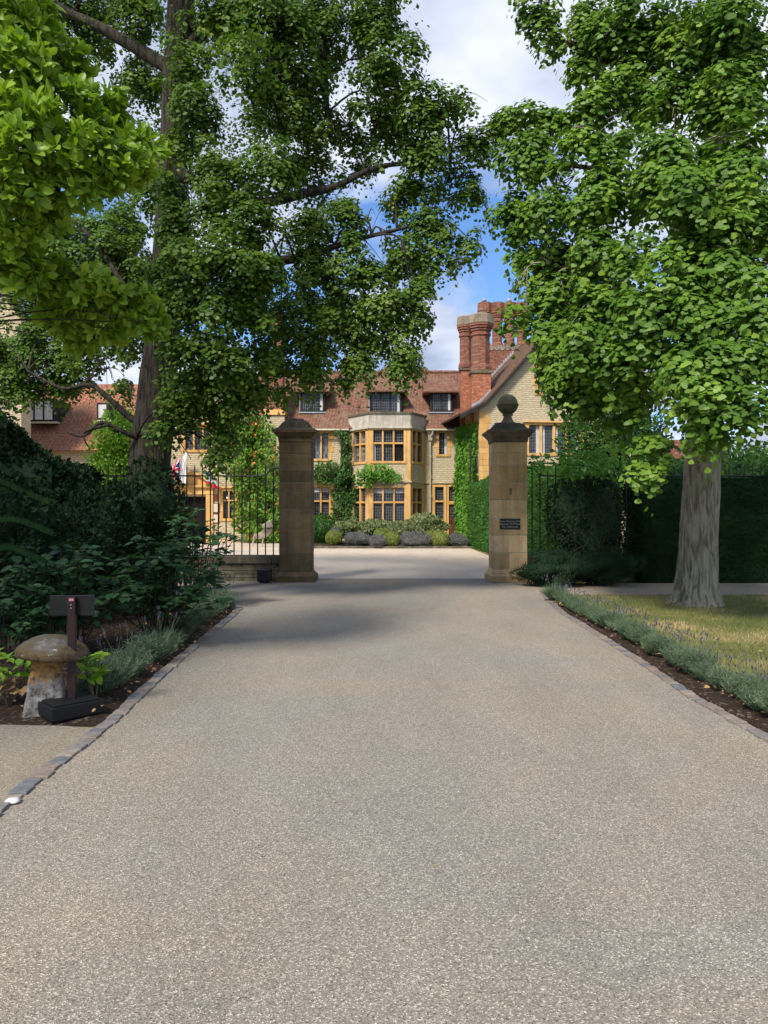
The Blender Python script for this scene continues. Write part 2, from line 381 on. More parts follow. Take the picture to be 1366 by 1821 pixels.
M['lav_flower'] = simple('lavender_flower', (.085, .075, .115), .8, .4)
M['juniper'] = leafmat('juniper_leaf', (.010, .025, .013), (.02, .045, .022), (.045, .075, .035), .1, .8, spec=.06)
M['hosta'] = leafmat('peony_leaf', (.10, .22, .02), (.20, .36, .03), (.48, .50, .05), .3, .4)
M['dry'] = leafmat('dried_leaf', (.20, .11, .045), (.38, .24, .11), (.55, .40, .20), .2, .7, tcol=(1, .9, .6))
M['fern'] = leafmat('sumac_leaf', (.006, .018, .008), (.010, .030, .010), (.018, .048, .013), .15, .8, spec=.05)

# ------------------------------------------------------------------ leaf clouds
T_GINKGO = (np.array([(0,0,0),(-.42,.42,.07),(-.50,.66,-.02),(-.18,.86,.05),(.05,.80,.0),(.22,.87,.05),(.50,.64,-.02),(.42,.40,.07)]), np.array([[0,7,6,5,4,3,2,1]]))
T_GFAN = (np.array([(0,0,0),(-.52,.55,.06),(-.22,.86,0),(.22,.86,0),(.52,.55,.06)]), np.array([[0,4,3,2,1]]))
T_OVAL = (np.array([(0,0,0),(-.20,.32,.05),(-.19,.68,.03),(0,1,-.05),(.19,.68,.03),(.20,.32,.05),(0,.5,-.02)]), np.array([[0,6,1,1],[0,5,6,6]]))
T_LEAF = (np.array([(0,0,0),(-.24,.30,.06),(-.22,.66,.04),(0,1,-.08),(0,.5,-.02),(.22,.66,.04),(.24,.30,.06)]), np.array([[0,4,2,1],[4,3,2,2],[0,6,5,4],[4,5,3,3]]))
T_QUAD = (np.array([(0,0,0),(-.3,.5,.06),(0,1,0),(.3,.5,.06)]), np.array([[0,3,2,1]]))
T_NEEDLE = (np.array([(-.06,0,0),(.06,0,0),(0,1,0)]), np.array([[0,1,2]]))
T_BROAD = (np.array([(0,0,0),(-.30,.15,.06),(-.36,.42,.05),(-.2,.75,.02),(0,1.02,-.1),(.2,.75,.02),(.36,.42,.05),(.30,.15,.06),(0,.45,-.03)]), np.array([[0,8,2,1],[8,4,3,2],[0,7,6,8],[8,6,5,4]]))

def _mag():
    ts = [0, .12, .28, .46, .64, .80, .92, 1.0]; ws = [.015, .06, .115, .165, .195, .18, .11, .0]; V = []; Q = []
    for t_, w_ in zip(ts, ws): z_ = .10 * math.sin(t_ * 2.6) - .10 * t_ * t_; V += [(-w_, t_, z_ + w_ * .30), (0, t_, z_), (w_, t_, z_ + w_ * .30)]
    for i in range(len(ts) - 1):
        a = i * 3; Q += [[a, a+1, a+4, a+3], [a+1, a+2, a+5, a+4]]
    return np.array(V), np.array(Q)
T_MAG = _mag()
def norm(a): return a / np.maximum(1e-9, np.linalg.norm(a, axis=1, keepdims=True))
def place(tmpl, P, Dr, Nn, S):
    """a leaf of template tmpl at every P, pointing along Dr, facing Nn, sized S"""
    tv, tf = tmpl
    if tf.shape[1] == 4 and (tf[:, 2] == tf[:, 3]).any():
        tri = []
        for q in tf:
            tri.append([q[0], q[1], q[2]])
            if q[3] != q[2]: tri.append([q[0], q[2], q[3]])
        tf = np.array(tri)
    Dr = norm(Dr); Sx = norm(np.cross(Dr, Nn)); N2 = np.cross(Sx, Dr)
    S = np.asarray(S).reshape(-1, 1)
    V = P[:, None, :] + S[:, :, None] * (tv[None, :, 0:1] * Sx[:, None, :] + tv[None, :, 1:2] * Dr[:, None, :] + tv[None, :, 2:3] * N2[:, None, :])
    n = len(P); k = len(tv)
    f = (tf[None, :, :] + (np.arange(n) * k)[:, None, None]).reshape(-1, tf.shape[1])
    return V.reshape(-1, 3), f
def snoise(P, s, seed=0):
    rs = np.random.RandomState(seed); out = np.zeros(len(P))
    for i in range(7):
        k = rs.normal(size=3); k /= np.linalg.norm(k); out += np.sin(P @ k * s * (1 + .35 * i) + rs.rand() * 6.28)
    return out / 7 ** .5

def puff_world(p):
    px, py, rx, ry, D = p[:5]; dr = p[5] if len(p) > 5 else None
    c = np.array([X(px, D), D, Z(py, D)]); a = rx / F * D; b = ry / F * D
    return c, np.array([a, dr if dr else (a + b) / 2 * .9, b])

def shoots(puffs, dens, seed, L=.5, nl=12, spread=.055, droop=.55, thin=-.35, nscale=1.7, top=True):
    """leaf positions strung along drooping shoots through ellipsoid boughs"""
    rs = np.random.RandomState(seed); P = []; Dd = []; Nn = []
    for pi, (c, r) in enumerate(puffs):
        area = 4 * (r[0] * r[2] + r[0] * r[1] * .6)
        n = max(3, int(dens * area)); top_ = rs.rand(n, 1)
        u = norm(rs.normal(size=(n, 3))); rad = rs.rand(n, 1) ** .42
        o = c + u * rad * r * (1 + .22 * snoise(u * 3, 1.3, seed + pi)[:, None])
        keep = snoise(o, nscale, seed + 99) > thin
        o = o[keep]; u = u[keep]; n = len(o)
        if n == 0: continue
        d = norm(u * np.array([.8, .8, .35]) + rs.normal(size=(n, 3)) * .35 + np.array([0, 0, -droop]))
        outw = norm(u * np.array([1, 1, .3]) + np.array([0, 0, .55]))
        Ls = L * rs.uniform(.5, 1.25, n)
        for j in range(nl):
            s = (j + rs.rand(n)) / nl
            sag = np.stack([np.zeros(n), np.zeros(n), -s * s * Ls * .45], 1)
            p = o + d * (s * Ls)[:, None] + sag + rs.normal(size=(n, 3)) * spread
            ld = norm(d * .5 + u * .5 + rs.normal(size=(n, 3)) * .55 + np.array([0, 0, -.45]))
            nn = norm(outw + rs.normal(size=(n, 3)) * .4 + np.array([-.1, -.35, .35]))
            P.append(p); Dd.append(ld); Nn.append(nn)
    return np.concatenate(P), np.concatenate(Dd), np.concatenate(Nn), rs

def clumps(puffs, k, seed, lsize, R0=.26, per=120, thin=-.5, nscale=1.6):
    """boughs broken into small drooping leaf clumps, leaves shingled over each"""
    rs = np.random.RandomState(seed); P = []; Dd = []; Nn = []
    for pi, (c, r) in enumerate(puffs):
        area = 4 * (r[0] * r[2] + r[0] * r[1] * .6); m = max(3, int(k * area))
        u = norm(rs.normal(size=(m, 3))); o = c + u * rs.rand(m, 1) ** .45 * r * (1 + .25 * snoise(u * 3, 1.3, seed + pi)[:, None])
        o = o[snoise(o, nscale, seed + 99) > thin]; m = len(o)
        if m == 0: continue
        out = norm((o - c) * np.array([1, 1, .5]) + np.array([0, -.25, .45]) * r[0])
        R_ = R0 * rs.uniform(.55, 1.35, m); cnt = np.maximum(12, (per * (R_ / R0) ** 1.7).astype(int)); idx = np.repeat(np.arange(m), cnt); n = len(idx)
        v = norm(rs.normal(size=(n, 3))); dt = (v * out[idx]).sum(1); v[(dt < -.25) & (rs.rand(n) < .8)] *= -1
        rr_ = R_[idx][:, None]; q = v * rr_ * (.55 + .5 * rs.rand(n, 1)) * np.array([1, 1, .75])
        low = np.clip(-v[:, 2], 0, 1); q[:, 2] -= low * rr_[:, 0] * rs.rand(n) ** 2 * 1.5      # drooping fringe
        q += out[idx] * (-.35 * rr_) + norm(rs.normal(size=(n, 3))) * .02
        P.append(o[idx] + q); nn = norm(v * .8 + out[idx] * .35 + np.array([0, -.1, .5]) + rs.normal(size=(n, 3)) * .30)
        d = np.array([0, 0, -1.0]) + v * .55 + rs.normal(size=(n, 3)) * .40; Dd.append(norm(d - nn * (d * nn).sum(1, keepdims=True) * .8)); Nn.append(nn)
    return np.concatenate(P), np.concatenate(Dd), np.concatenate(Nn), rs

def blob_core(c, r, seed, amp=.18, n=3, fl=1.6):
    """lumpy closed body, as arrays"""
    me = bpy.data.meshes.new('tmp'); import bmesh
    bm = bmesh.new(); bmesh.ops.create_icosphere(bm, subdivisions=n, radius=1.0)
    v = np.array([tuple(q.co) for q in bm.verts]); f = np.array([[w.index for w in q.verts] for q in bm.faces]); bm.free(); bpy.data.meshes.remove(me)
    k = 1 + amp * snoise(v, fl * 2, seed)[:, None]
    return c + v * r * k, f
def shell_leaves(c, r, n, seed, amp=.18, fl=1.6, inset=.1, up=.35, jitter=.5):
    rs = np.random.RandomState(seed + 5); u = norm(rs.normal(size=(n, 3)))
    k = 1 + amp * snoise(u, fl * 2, seed)[:, None]
    P = c + u * r * (k - inset * rs.rand(n, 1) ** 2 + .03)
    Nn = norm(u / r); Dd = norm(rs.normal(size=(n, 3)) * jitter + Nn * .5 + np.array([0, 0, up]))
    N2 = norm(Nn + rs.normal(size=(n, 3)) * .5 + np.array([0, 0, .3]))
    return P, Dd, N2, rs
def bush(name, label, cat, c, r, mat, n, size, tmpl=T_QUAD, seed=1, amp=.15, group=None, up=.35, base=0.0, core=.86, inset=.12, fl=1.6):
    c = np.array(c, float); r = np.array(r, float)
    t = thing(name, label, cat, (c[0], c[1], base), group)
    P, Dd, Nn, rs = shell_leaves(c, r, n, seed, amp, fl, inset, up)
    ok = P[:, 2] > base + .01; P, Dd, Nn = P[ok], Dd[ok], Nn[ok]
    lv = place(tmpl, P, Dd, Nn, size * rs.uniform(.6, 1.25, len(P)))
    cv, cf = blob_core(c, r * core, seed, amp, 3, fl); cv[:, 2] = np.maximum(cv[:, 2], base)
    np_mesh('foliage', [lv, (cv, cf)], mat, t)
    s = MB()
    for k in range(4):
        a = rnd.random() * 6.28
        s.tube([(c[0], c[1], base - .05), (c[0] + math.cos(a) * r[0] * .2, c[1] + math.sin(a) * r[1] * .2, base + (c[2] - base) * .6), (c[0] + math.cos(a) * r[0] * .5, c[1] + math.sin(a) * r[1] * .5, c[2])], [.03, .02, .01], 5)
    s.build('stem', M['twig'], t); return t
def hedge(name, label, path, w, z0, z1s, mat, dens, size, seed, tmpl=T_QUAD, amp=.05, cat='hedge', round_=.15, group=None):
    """a clipped hedge along a ground path; z1s gives the top at each path point"""
    rs = np.random.RandomState(seed); path = [np.array(p, float) for p in path]
    sec = []
    segs = []
    for i in range(len(path) - 1):
        L = np.linalg.norm(path[i+1] - path[i]); k = max(2, int(L / .35))
        for j in range(k): segs.append((path[i] + (path[i+1] - path[i]) * j / k, z1s[i] + (z1s[i+1] - z1s[i]) * j / k))
    segs.append((path[-1], z1s[-1]))
    nseg = len(segs); prof = []
    m = 9
    for j in range(m): prof.append((-.5 - .03, j / m * (1 - .06)))
    for j in range(5): prof.append((-.5 + round_ * .5 + j / 4 * (1 - round_), 1.0))
    for j in range(m, -1, -1): prof.append((.5 + .03, j / m * (1 - .06)))
    V = []
    for i, (p, zt) in enumerate(segs):
        a = segs[max(i-1, 0)][0]; b = segs[min(i+1, nseg-1)][0]; t = (b - a) / np.linalg.norm(b - a); nrm = np.array([-t[1], t[0]])
        for (s, h) in prof: V.append((p[0] + nrm[0] * s * w, p[1] + nrm[1] * s * w, z0 + (zt - z0) * h))
    V = np.array(V); k = len(prof)
    V = V + (np.stack([snoise(V, 2.1, seed), snoise(V, 2.3, seed+1), snoise(V, 1.9, seed+2)], 1) * amp) * (V[:, 2:3] > z0 + .05)
    Q = []
    for i in range(nseg - 1):
        for j in range(k - 1): Q.append((i*k + j, (i+1)*k + j, (i+1)*k + j + 1, i*k + j + 1))
    Q = np.array(Q); parts = [(V, Q)]
    caps = []
    for i in (0, nseg - 1):
        for j in range(k // 2): caps.append((i*k + j, i*k + j + 1, i*k + k - 2 - j, i*k + k - 1 - j))
    caps = np.array([c for c in caps if len(set(c)) == 4]); Qa = np.concatenate([Q, caps]); parts = [(V, Qa)]
    A, B, C_, E = V[Qa[:, 0]], V[Qa[:, 1]], V[Qa[:, 2]], V[Qa[:, 3]]
    ar = np.linalg.norm(np.cross(B - A, E - A), axis=1) + 1e-6
    cnt = rs.poisson(ar * dens); idx = np.repeat(np.arange(len(Qa)), cnt); n = len(idx)
    u, v = rs.rand(n, 1), rs.rand(n, 1)
    P = (A[idx] * (1-u) + B[idx] * u) * (1-v) + (E[idx] * (1-u) + C_[idx] * u) * v
    Nf = norm(np.cross(B - A, E - A))[idx]
    cen = V.mean(0)
    flip = np.where(Nf[:, 2:3] < -.3, -1, 1); 
    ctr = np.array([segs[min(nseg-1, max(0, int(q)))][0] for q in (idx // (k-1)).clip(0, nseg-1)])
    outv = P.copy(); outv[:, :2] -= ctr; outv[:, 2] -= z0 + (np.mean(z1s) - z0) * .6
    sg = np.sign((outv * Nf).sum(1, keepdims=True)); sg[sg == 0] = 1; Nf = Nf * sg
    P = P + Nf * (rs.rand(n, 1) * .05 - .01)
    Dd = norm(rs.normal(size=(n, 3)) * .55 + Nf * .6 + np.array([0, 0, .25])); Nn = norm(Nf + rs.normal(size=(n, 3)) * .5 + np.array([0, 0, .2]))
    parts.append(place(tmpl, P, Dd, Nn, size * rs.uniform(.6, 1.3, n)))
    o = np_mesh(name, parts, mat); tag(o, label, cat, group); return o

# ================================================================== GROUND
def sheet(name, pts, z, mat, kind='structure'):
    m = MB(); m.add([(x, y, z) for x, y in pts], [tuple(range(len(pts)))]); o = m.build(name, mat); tag(o, kind=kind); return o
big = MB(); big.add([(-400, -200, -.02), (400, -200, -.02), (400, 900, -.02), (-400, 900, -.02)], [(0, 1, 2, 3)])
tag(big.build('ground', M['lawn']), kind='structure')
EL = [(-2.03, -3), (-2.03, 2), (-2.03, 4), (-2.02, 5.0), (-2.02, 5.6), (-2.10, 6.8), (-2.16, 8.2), (-2.20, 9.6), (-2.24, 11.0), (-2.30, 11.9), (-2.50, 12.7), (-2.95, 13.3), (-3.6, 13.6), (-4.6, 13.7), (-6.5, 13.8)]
ER = [(2.66, -3), (2.66, 3), (2.64, 5), (2.58, 6.2), (2.64, 7.6), (2.68, 9.3), (2.70, 11.2), (2.86, 13.2), (3.05, 14.6), (3.1, 15.6)]
sheet('driveway', [(x, y) for x, y in EL] + [(-6.5, 16.9), (3.6, 16.9)] + [(x, y) for x, y in ER[::-1]] , 0.0, M['drive'])
sheet('side_path', [(-9, -3), (-2.05, -3), (-2.05, 4), (-2.05, 5.38), (-2.35, 5.44), (-3.0, 5.48), (-4, 5.5), (-9, 5.5)], 0.004, M['side'])
sheet('forecourt', [(-16, 16.9), (3.3, 16.9), (3.6, 24), (3.5, 30), (4.6, 31), (4.6, 39), (-16, 39)], 0.004, M['forecourt'])
# planting-bed soil, slightly mounded
def soil(name, x0, x1, y0, y1, edge=None, side=1, h=.07, seed=0):
    nx, ny = 26, 60; V = []; Fc = []
    for j in range(ny + 1):
        y = y0 + (y1 - y0) * j / ny; a, b = x0, x1
        if edge:
            xs = np.interp(y, [p[1] for p in edge], [p[0] for p in edge])
            if side > 0: a = xs
            else: b = xs
        for i in range(nx + 1):
            s = (i / nx) ** (1.6 if side > 0 else 1); s = s if side > 0 else 1 - (1 - i / nx) ** 1.6
            x = a + (b - a) * s
            e = min(i, nx - i, j, ny - j) / 3.0
            V.append((x, y, -.012 + min(1, e) * (h * (.75 + .5 * mnoise.noise(Vector((x*2, y*2, seed)))) + .012 * mnoise.noise(Vector((x*11, y*11, seed))))))
    for j in range(ny):
        for i in range(nx): a = j * (nx+1) + i; Fc.append((a, a+1, a+nx+2, a+nx+1))
    m = MB(); m.add(V, Fc); o = m.build(name, M['soil'], None, True); tag(o, kind='structure'); return o
soil('left_bed', -12, -2.1, 5.5, 13.9, [(-2.12, 5.3), (-2.12, 5.6), (-2.2, 6.8), (-2.26, 8.2), (-2.30, 9.6), (-2.34, 11.0), (-2.42, 11.9), (-2.65, 12.7), (-3.05, 13.3), (-6, 13.8)], -1, .06, 3)
soil('lavender_bed', 2.74, 3.35, 1.5, 13.9, [(2.76, 1), (2.75, 3), (2.74, 5), (2.68, 6.2), (2.74, 7.6), (2.78, 9.3), (2.80, 11.2), (2.96, 13.2), (3.1, 14)], 1, .05, 5)
sheet('lawn', [(3.3, -2), (16, -2), (16, 13.75), (3.3, 13.75)], .003, M['lawn'])
sheet('gravel_path', [(2.9, 13.75), (22, 13.75), (22, 15.9), (3.0, 15.9)], .004, M['path'])
soil('shrub_bed', -3.4, 4.2, 30.0, 35.3, None, 1, .12, 8)

# setts edging the drive
def setts(name, line, w=.10, seed=0, cols=((.21, .17, .145), (.18, .165, .155), (.135, .14, .15), (.25, .21, .175))):
    rs = random.Random(seed); m = MB(); pts = [Vector((p[0], p[1], 0)) for p in line]
    mats = [simple('sett_stone', c, .85, .25, 20, 0, .2, .4) for c in cols]
    for a, b in zip(pts[:-1], pts[1:]):
        L = (b - a).length; n = max(1, round(L / .125)); d = (b - a).normalized(); rz = math.atan2(d.y, d.x)
        for k in range(n):
            p = a + (b - a) * ((k + .5) / n)
            m.obox((p.x + rs.uniform(-.008, .008), p.y, .0 + rs.uniform(-.004, .004)), (L / n * rs.uniform(.86, .95), w * rs.uniform(.88, 1.08), .03), rz + rs.uniform(-.06, .06), rs.choice(range(len(mats))), rs.uniform(-.04, .04), rs.uniform(-.03, .03))
    o = m.build(name, mats, None, False, .006); tag(o, kind='structure'); return o
setts('left_stone_edging', [(x - .03, y) for x, y in EL[:12]], .11, 2)
setts('right_stone_edging', [(x + .04, y) for x, y in ER[:9]], .10, 5)
o = MB(); o.lathe(0, 0, [(.02, .0), (.075, .005), (.085, .02), (.05, .035), (.005, .04)], 12, 0, .5, 3)
ws = o.build('edging_stone', simple('white_stone', (.62, .60, .56), .8, .15), None, True); ws.location = (-2.02, 4.02, 0.004); ws.scale = (.62, .45, .6)
tag(ws, 'chipped white stone set in the left driveway edging', 'stone')

# grass blades
rs = np.random.RandomState(4); n = 52000
gx = 3.25 + rs.rand(n) ** 1.3 * 7.0; gy = 4.5 + rs.rand(n) * 9.25
P = np.stack([gx, gy, np.zeros(n)], 1); Dd = norm(np.stack([rs.normal(size=n) * .5, rs.normal(size=n) * .5, np.ones(n)], 1)); Nn = norm(rs.normal(size=(n, 3)) + np.array([0, -1, .2]))
g = np_mesh('lawn_grass', [place((np.array([(-.08,0,0),(.08,0,0),(0,1,0.1)]), np.array([[0,1,2]])), P, Dd, Nn, .045 * rs.uniform(.5, 1.4, n))], M['grass'])
tag(g, kind='stuff')
# fallen leaves and stone chips in the beds and on the lawn
n = 900; rs = np.random.RandomState(9)
lx = np.concatenate([rs.uniform(2.78, 3.1, 330), rs.uniform(3.2, 7.5, 110), -2.15 - rs.rand(460) ** 1.5 * 2.2]); ly = np.concatenate([rs.uniform(4.2, 13, 330), rs.uniform(5, 13.5, 110), rs.uniform(5.6, 12.5, 460)])
P = np.stack([lx, ly, np.full(n, .075)], 1); P[330:440, 2] = .03
Dd = norm(rs.normal(size=(n, 3)) * np.array([1, 1, .25])); Nn = norm(rs.normal(size=(n, 3)) * .5 + np.array([0, 0, 1]))
n3 = 110; P3_ = np.stack([rs.uniform(-1.95, 2.55, n3), 1.8 + rs.rand(n3) ** 1.4 * 12, np.full(n3, .006)], 1)
tag(np_mesh('fallen_leaves', [place(T_LEAF, P3_, norm(rs.normal(size=(n3, 3)) * np.array([1, 1, .1])), norm(rs.normal(size=(n3, 3)) * .2 + np.array([0, 0, 1])), .022 * rs.uniform(.3, 1.2, n3)), place(T_LEAF, P, Dd, Nn, .045 * rs.uniform(.3, 1.3, n))], M['dry']), kind='stuff')

# ================================================================== HOUSE
HD = 37.0; BD = 35.5; GD = 30.5; LD = 35.0
house = thing('manor_house', 'golden stone manor house with red tiled roof, canted bay and brick chimneys', 'house', (0, HD, 0))

class Plane:                       # an upright wall plane: origin, horizontal direction u, inward direction n
    def __init__(s, ox, oy, ux, uy):
        l = math.hypot(ux, uy); s.o = (ox, oy); s.u = (ux / l, uy / l); s.n = (-s.u[1], s.u[0])
    def p(s, a, d, z): return (s.o[0] + s.u[0]*a + s.n[0]*d, s.o[1] + s.u[1]*a + s.n[1]*d, z)
    def box(s, m, a0, a1, d0, d1, z0, z1, mi=0):
        P = [s.p(a0,d0,z0), s.p(a1,d0,z0), s.p(a1,d1,z0), s.p(a0,d1,z0), s.p(a0,d0,z1), s.p(a1,d0,z1), s.p(a1,d1,z1), s.p(a0,d1,z1)]
        m.add(P, [(0,3,2,1),(4,5,6,7),(0,1,5,4),(1,2,6,5),(2,3,7,6),(3,0,4,7)], mi)
def wall(m, pl, a0, a1, z0, top, holes=(), depth=.22, extra=()):
    xs = sorted(set([a0, a1] + [h[0] for h in holes] + [h[1] for h in holes] + list(extra)))
    xs = [x for x in xs if a0 <= x <= a1]
    for xa, xb in zip(xs[:-1], xs[1:]):
        zc = z0; hs = sorted([h for h in holes if h[0] <= xa + 1e-6 and h[1] >= xb - 1e-6], key=lambda h: h[2])
        for h in hs:
            if h[2] > zc + 1e-4: m.add([pl.p(xa,0,zc), pl.p(xb,0,zc), pl.p(xb,0,h[2]), pl.p(xa,0,h[2])], [(0,1,2,3)])
            zc = h[3]
        m.add([pl.p(xa,0,zc), pl.p(xb,0,zc), pl.p(xb,0,top(xb)), pl.p(xa,0,top(xa))], [(0,1,2,3)])
    for h in holes:
        a, b, c, d = h[:4]
        m.add([pl.p(a,0,c), pl.p(b,0,c), pl.p(b,depth,c), pl.p(a,depth,c)], [(0,1,2,3)])
        m.add([pl.p(a,0,d), pl.p(a,depth,d), pl.p(b,depth,d), pl.p(b,0,d)], [(0,1,2,3)])
        m.add([pl.p(a,0,c), pl.p(a,depth,c), pl.p(a,depth,d), pl.p(a,0,d)], [(0,1,2,3)])
        m.add([pl.p(b,0,c), pl.p(b,0,d), pl.p(b,depth,d), pl.p(b,depth,c)], [(0,1,2,3)])
def window(pl, a0, a1, z0, z1, nx, nz=1, split=.45, sur=.17, mull=.085, curtains=(), pale=(), mat=None, hood=False, quoin=True, open_=(), jambs=(1, 1)):
    """stone mullioned window: surround, mullions and transom are the window's own mesh; every light is a pane"""
    m = MB(); jl, jr = sur * jambs[0], sur * jambs[1]
    if quoin:                                        # long and short jamb blocks
        k = max(2, int((z1 - z0) / .28))
        for i in range(k):
            zz0 = z0 + (z1 - z0) * i / k; zz1 = z0 + (z1 - z0) * (i + 1) / k - .006; e = .10 if i % 2 else 0
            if jl: pl.box(m, a0 - jl - e * jambs[0], a0, -.018, .14, zz0, zz1)
            if jr: pl.box(m, a1, a1 + jr + e * jambs[1], -.018, .14, zz0, zz1)
    else:
        if jl: pl.box(m, a0 - jl, a0, -.018, .14, z0, z1)
        if jr: pl.box(m, a1, a1 + jr, -.018, .14, z0, z1)
    pl.box(m, a0 - jl, a1 + jr, -.020, .14, z1, z1 + sur * .8)
    pl.box(m, a0 - jl, a1 + jr, -.045, .14, z0 - .12, z0)
    if hood: pl.box(m, a0 - jl - .15, a1 + jr + .15, -.10, .0, z1 + sur * .8, z1 + sur * .8 + .07)
    lw = (a1 - a0 - mull * (nx - 1)) / nx
    for i in range(1, nx):
        x = a0 + i * lw + (i - 1) * mull; pl.box(m, x, x + mull, .012, .16, z0, z1)
    zt = z0 + (z1 - z0) * (1 - split) if nz == 2 else z1
    if nz == 2:
        for i in range(nx):
            x = a0 + i * (lw + mull); pl.box(m, x, x + lw, .014, .158, zt - mull / 2, zt + mull / 2)
    w = m.build('window', mat or M['ham'], house, False, .012)
    rows = [(z0, z1)] if nz == 1 else [(z0, zt - mull / 2), (zt + mull / 2, z1)]
    for r_, (za, zb) in enumerate(rows):
        for i in range(nx):
            x = a0 + i * (lw + mull); k = (i, r_)
            g_ = MB(); g_.add([pl.p(x, .13, za), pl.p(x + lw, .13, za), pl.p(x + lw, .13, zb), pl.p(x, .13, zb)], [(0, 1, 2, 3)])
            g_.build('pane', M['glass_pale'] if k in pale else (M['interior'] if k in open_ else M['glass']), w)  # open lights: near-black sheet stands for the room's shade
            if k in curtains:
                c_ = MB(); cw = lw * .3; side = curtains[k]
                s0 = {'l': x, 'r': x + lw - cw, 't': x}[side]; s1 = s0 + (lw if side == 't' else cw); zlo = za if side != 't' else zb - (zb - za) * .38
                nf = 8
                for q in range(nf):
                    d_ = .122 + .005 * (q % 2); d2 = .122 + .005 * ((q + 1) % 2)
                    c_.add([pl.p(s0 + (s1-s0)*q/nf, d_, zlo), pl.p(s0 + (s1-s0)*(q+1)/nf, d2, zlo), pl.p(s0 + (s1-s0)*(q+1)/nf, d2, zb), pl.p(s0 + (s1-s0)*q/nf, d_, zb)], [(0, 1, 2, 3)])
                c_.build('curtain', M['curtain'], w)
    return w

EAVE = 5.6
wm = MB(); back = Plane(0, HD, 1, 0); x = lambda px: X(px, HD); z = lambda py: Z(py, HD)
holes = [(x(781), x(795), z(808), z(770)), (x(558), x(584), z(816), z(770)), (x(556), x(585), z(926), z(866)),
         (x(774), x(789), z(927), z(866)), (x(798.5), x(823), z(962) + .02, z(866))]
wall(wm, back, x(450), 4.05, 0, lambda a: EAVE, holes)
# bay: five-sided plan, front and two cants
BL, BR = X(657, BD), X(730, BD); OL, OR = x(621), x(757)
pf = Plane(BL, BD, 1, 0); pl_ = Plane(OL, HD, BL - OL, BD - HD); pr_ = Plane(BR, BD, OR - BR, HD - BD)
LLn, LRn = math.hypot(BL - OL, HD - BD), math.hypot(OR - BR, HD - BD); FW = BR - BL
bz = lambda py: Z(py, BD); bx = lambda px: X(px, BD) - BL
TOPB = bz(761)
fh = [(bx(663), bx(718), bz(820), bz(765)), (bx(663), bx(719), bz(930), bz(868))]
lh = [(.42, LLn - .32, bz(820), bz(765)), (.42, LLn - .32, bz(930), bz(868))]
rh = [(.25, LRn - .42, bz(820), bz(765)), (.25, LRn - .42, bz(930), bz(868))]
wall(wm, pf, 0, FW, 0, lambda a: TOPB, fh); wall(wm, pl_, 0, LLn, 0, lambda a: TOPB, lh); wall(wm, pr_, 0, LRn, 0, lambda a: TOPB, rh)
# gabled wing on the right, turned a few degrees from the main range
WA = R(8.0); WOX, WOY = X(853, 33.4), 33.4
GP = Plane(WOX, WOY, math.cos(WA), math.sin(WA)); GH = 3.55; GEZ, GTOP = 6.12, 10.05
def ga_(px):
    k = (px - 683) / F; return (WOY * k - WOX) / (math.cos(WA) - math.sin(WA) * k)
def gd_(px): return WOY + math.sin(WA) * ga_(px)
def gz(py, px=960): return Z(py, gd_(px))
def vz(a): return GEZ + .10 + (GTOP - GEZ) * (1 - abs(a - GH) / GH)
def wloc_a(px_, y_): return (px_ - WOX) * math.cos(WA) + (y_ - WOY) * math.sin(WA)
gtop = lambda a: GEZ + (GTOP - GEZ) * (1 - abs(a - GH) / GH)
gh = [(ga_(941), ga_(1030), gz(806), gz(756)), (ga_(957), ga_(1015), gz(698), gz(650))]
wall(wm, GP, 0, 2 * GH, 0, gtop, gh, extra=(GH,))
wm.add([GP.p(0, 0, 0), GP.p(0, 9, 0), GP.p(0, 9, GEZ), GP.p(0, 0, GEZ)], [(0, 3, 2, 1)]); wm.add([GP.p(2*GH, 0, 0), GP.p(2*GH, 9, 0), GP.p(2*GH, 9, GEZ), GP.p(2*GH, 0, GEZ)], [(0, 1, 2, 3)])
gx0, gx1 = 3.94, 10.16
# left entrance wing with its own gable
lx0, lx1 = X(285, LD), X(452, LD); LP = Plane(0, LD, 1, 0); lz = lambda py: Z(py, LD); lxx = lambda px: X(px, LD); lap = (lx0 + lx1) / 2
ltop = lambda a: EAVE + 2.9 * (1 - abs(a - lap) / (lap - lx0))
lhs = [(lxx(320), lxx(367), .02, lz(883)), (lxx(397), lxx(417), lz(922), lz(873)), (lxx(330), lxx(375), lz(800), lz(760))]
wall(wm, LP, lx0, lx1, 0, ltop, lhs, extra=(lap,))
wm.add([(lx1, LD, 0), (lx1, HD, 0), (lx1, HD, EAVE), (lx1, LD, EAVE)], [(0, 1, 2, 3)]); wm.add([(lx0, LD, 0), (lx0, 42, 0), (lx0, 42, EAVE), (lx0, LD, EAVE)], [(0, 3, 2, 1)])
wm.add([(lx0, 42, 0), (gx1, 42, 0), (gx1, 42, EAVE), (lx0, 42, EAVE)], [(0, 3, 2, 1)])
wm.build('wall', M['rubble'], house)

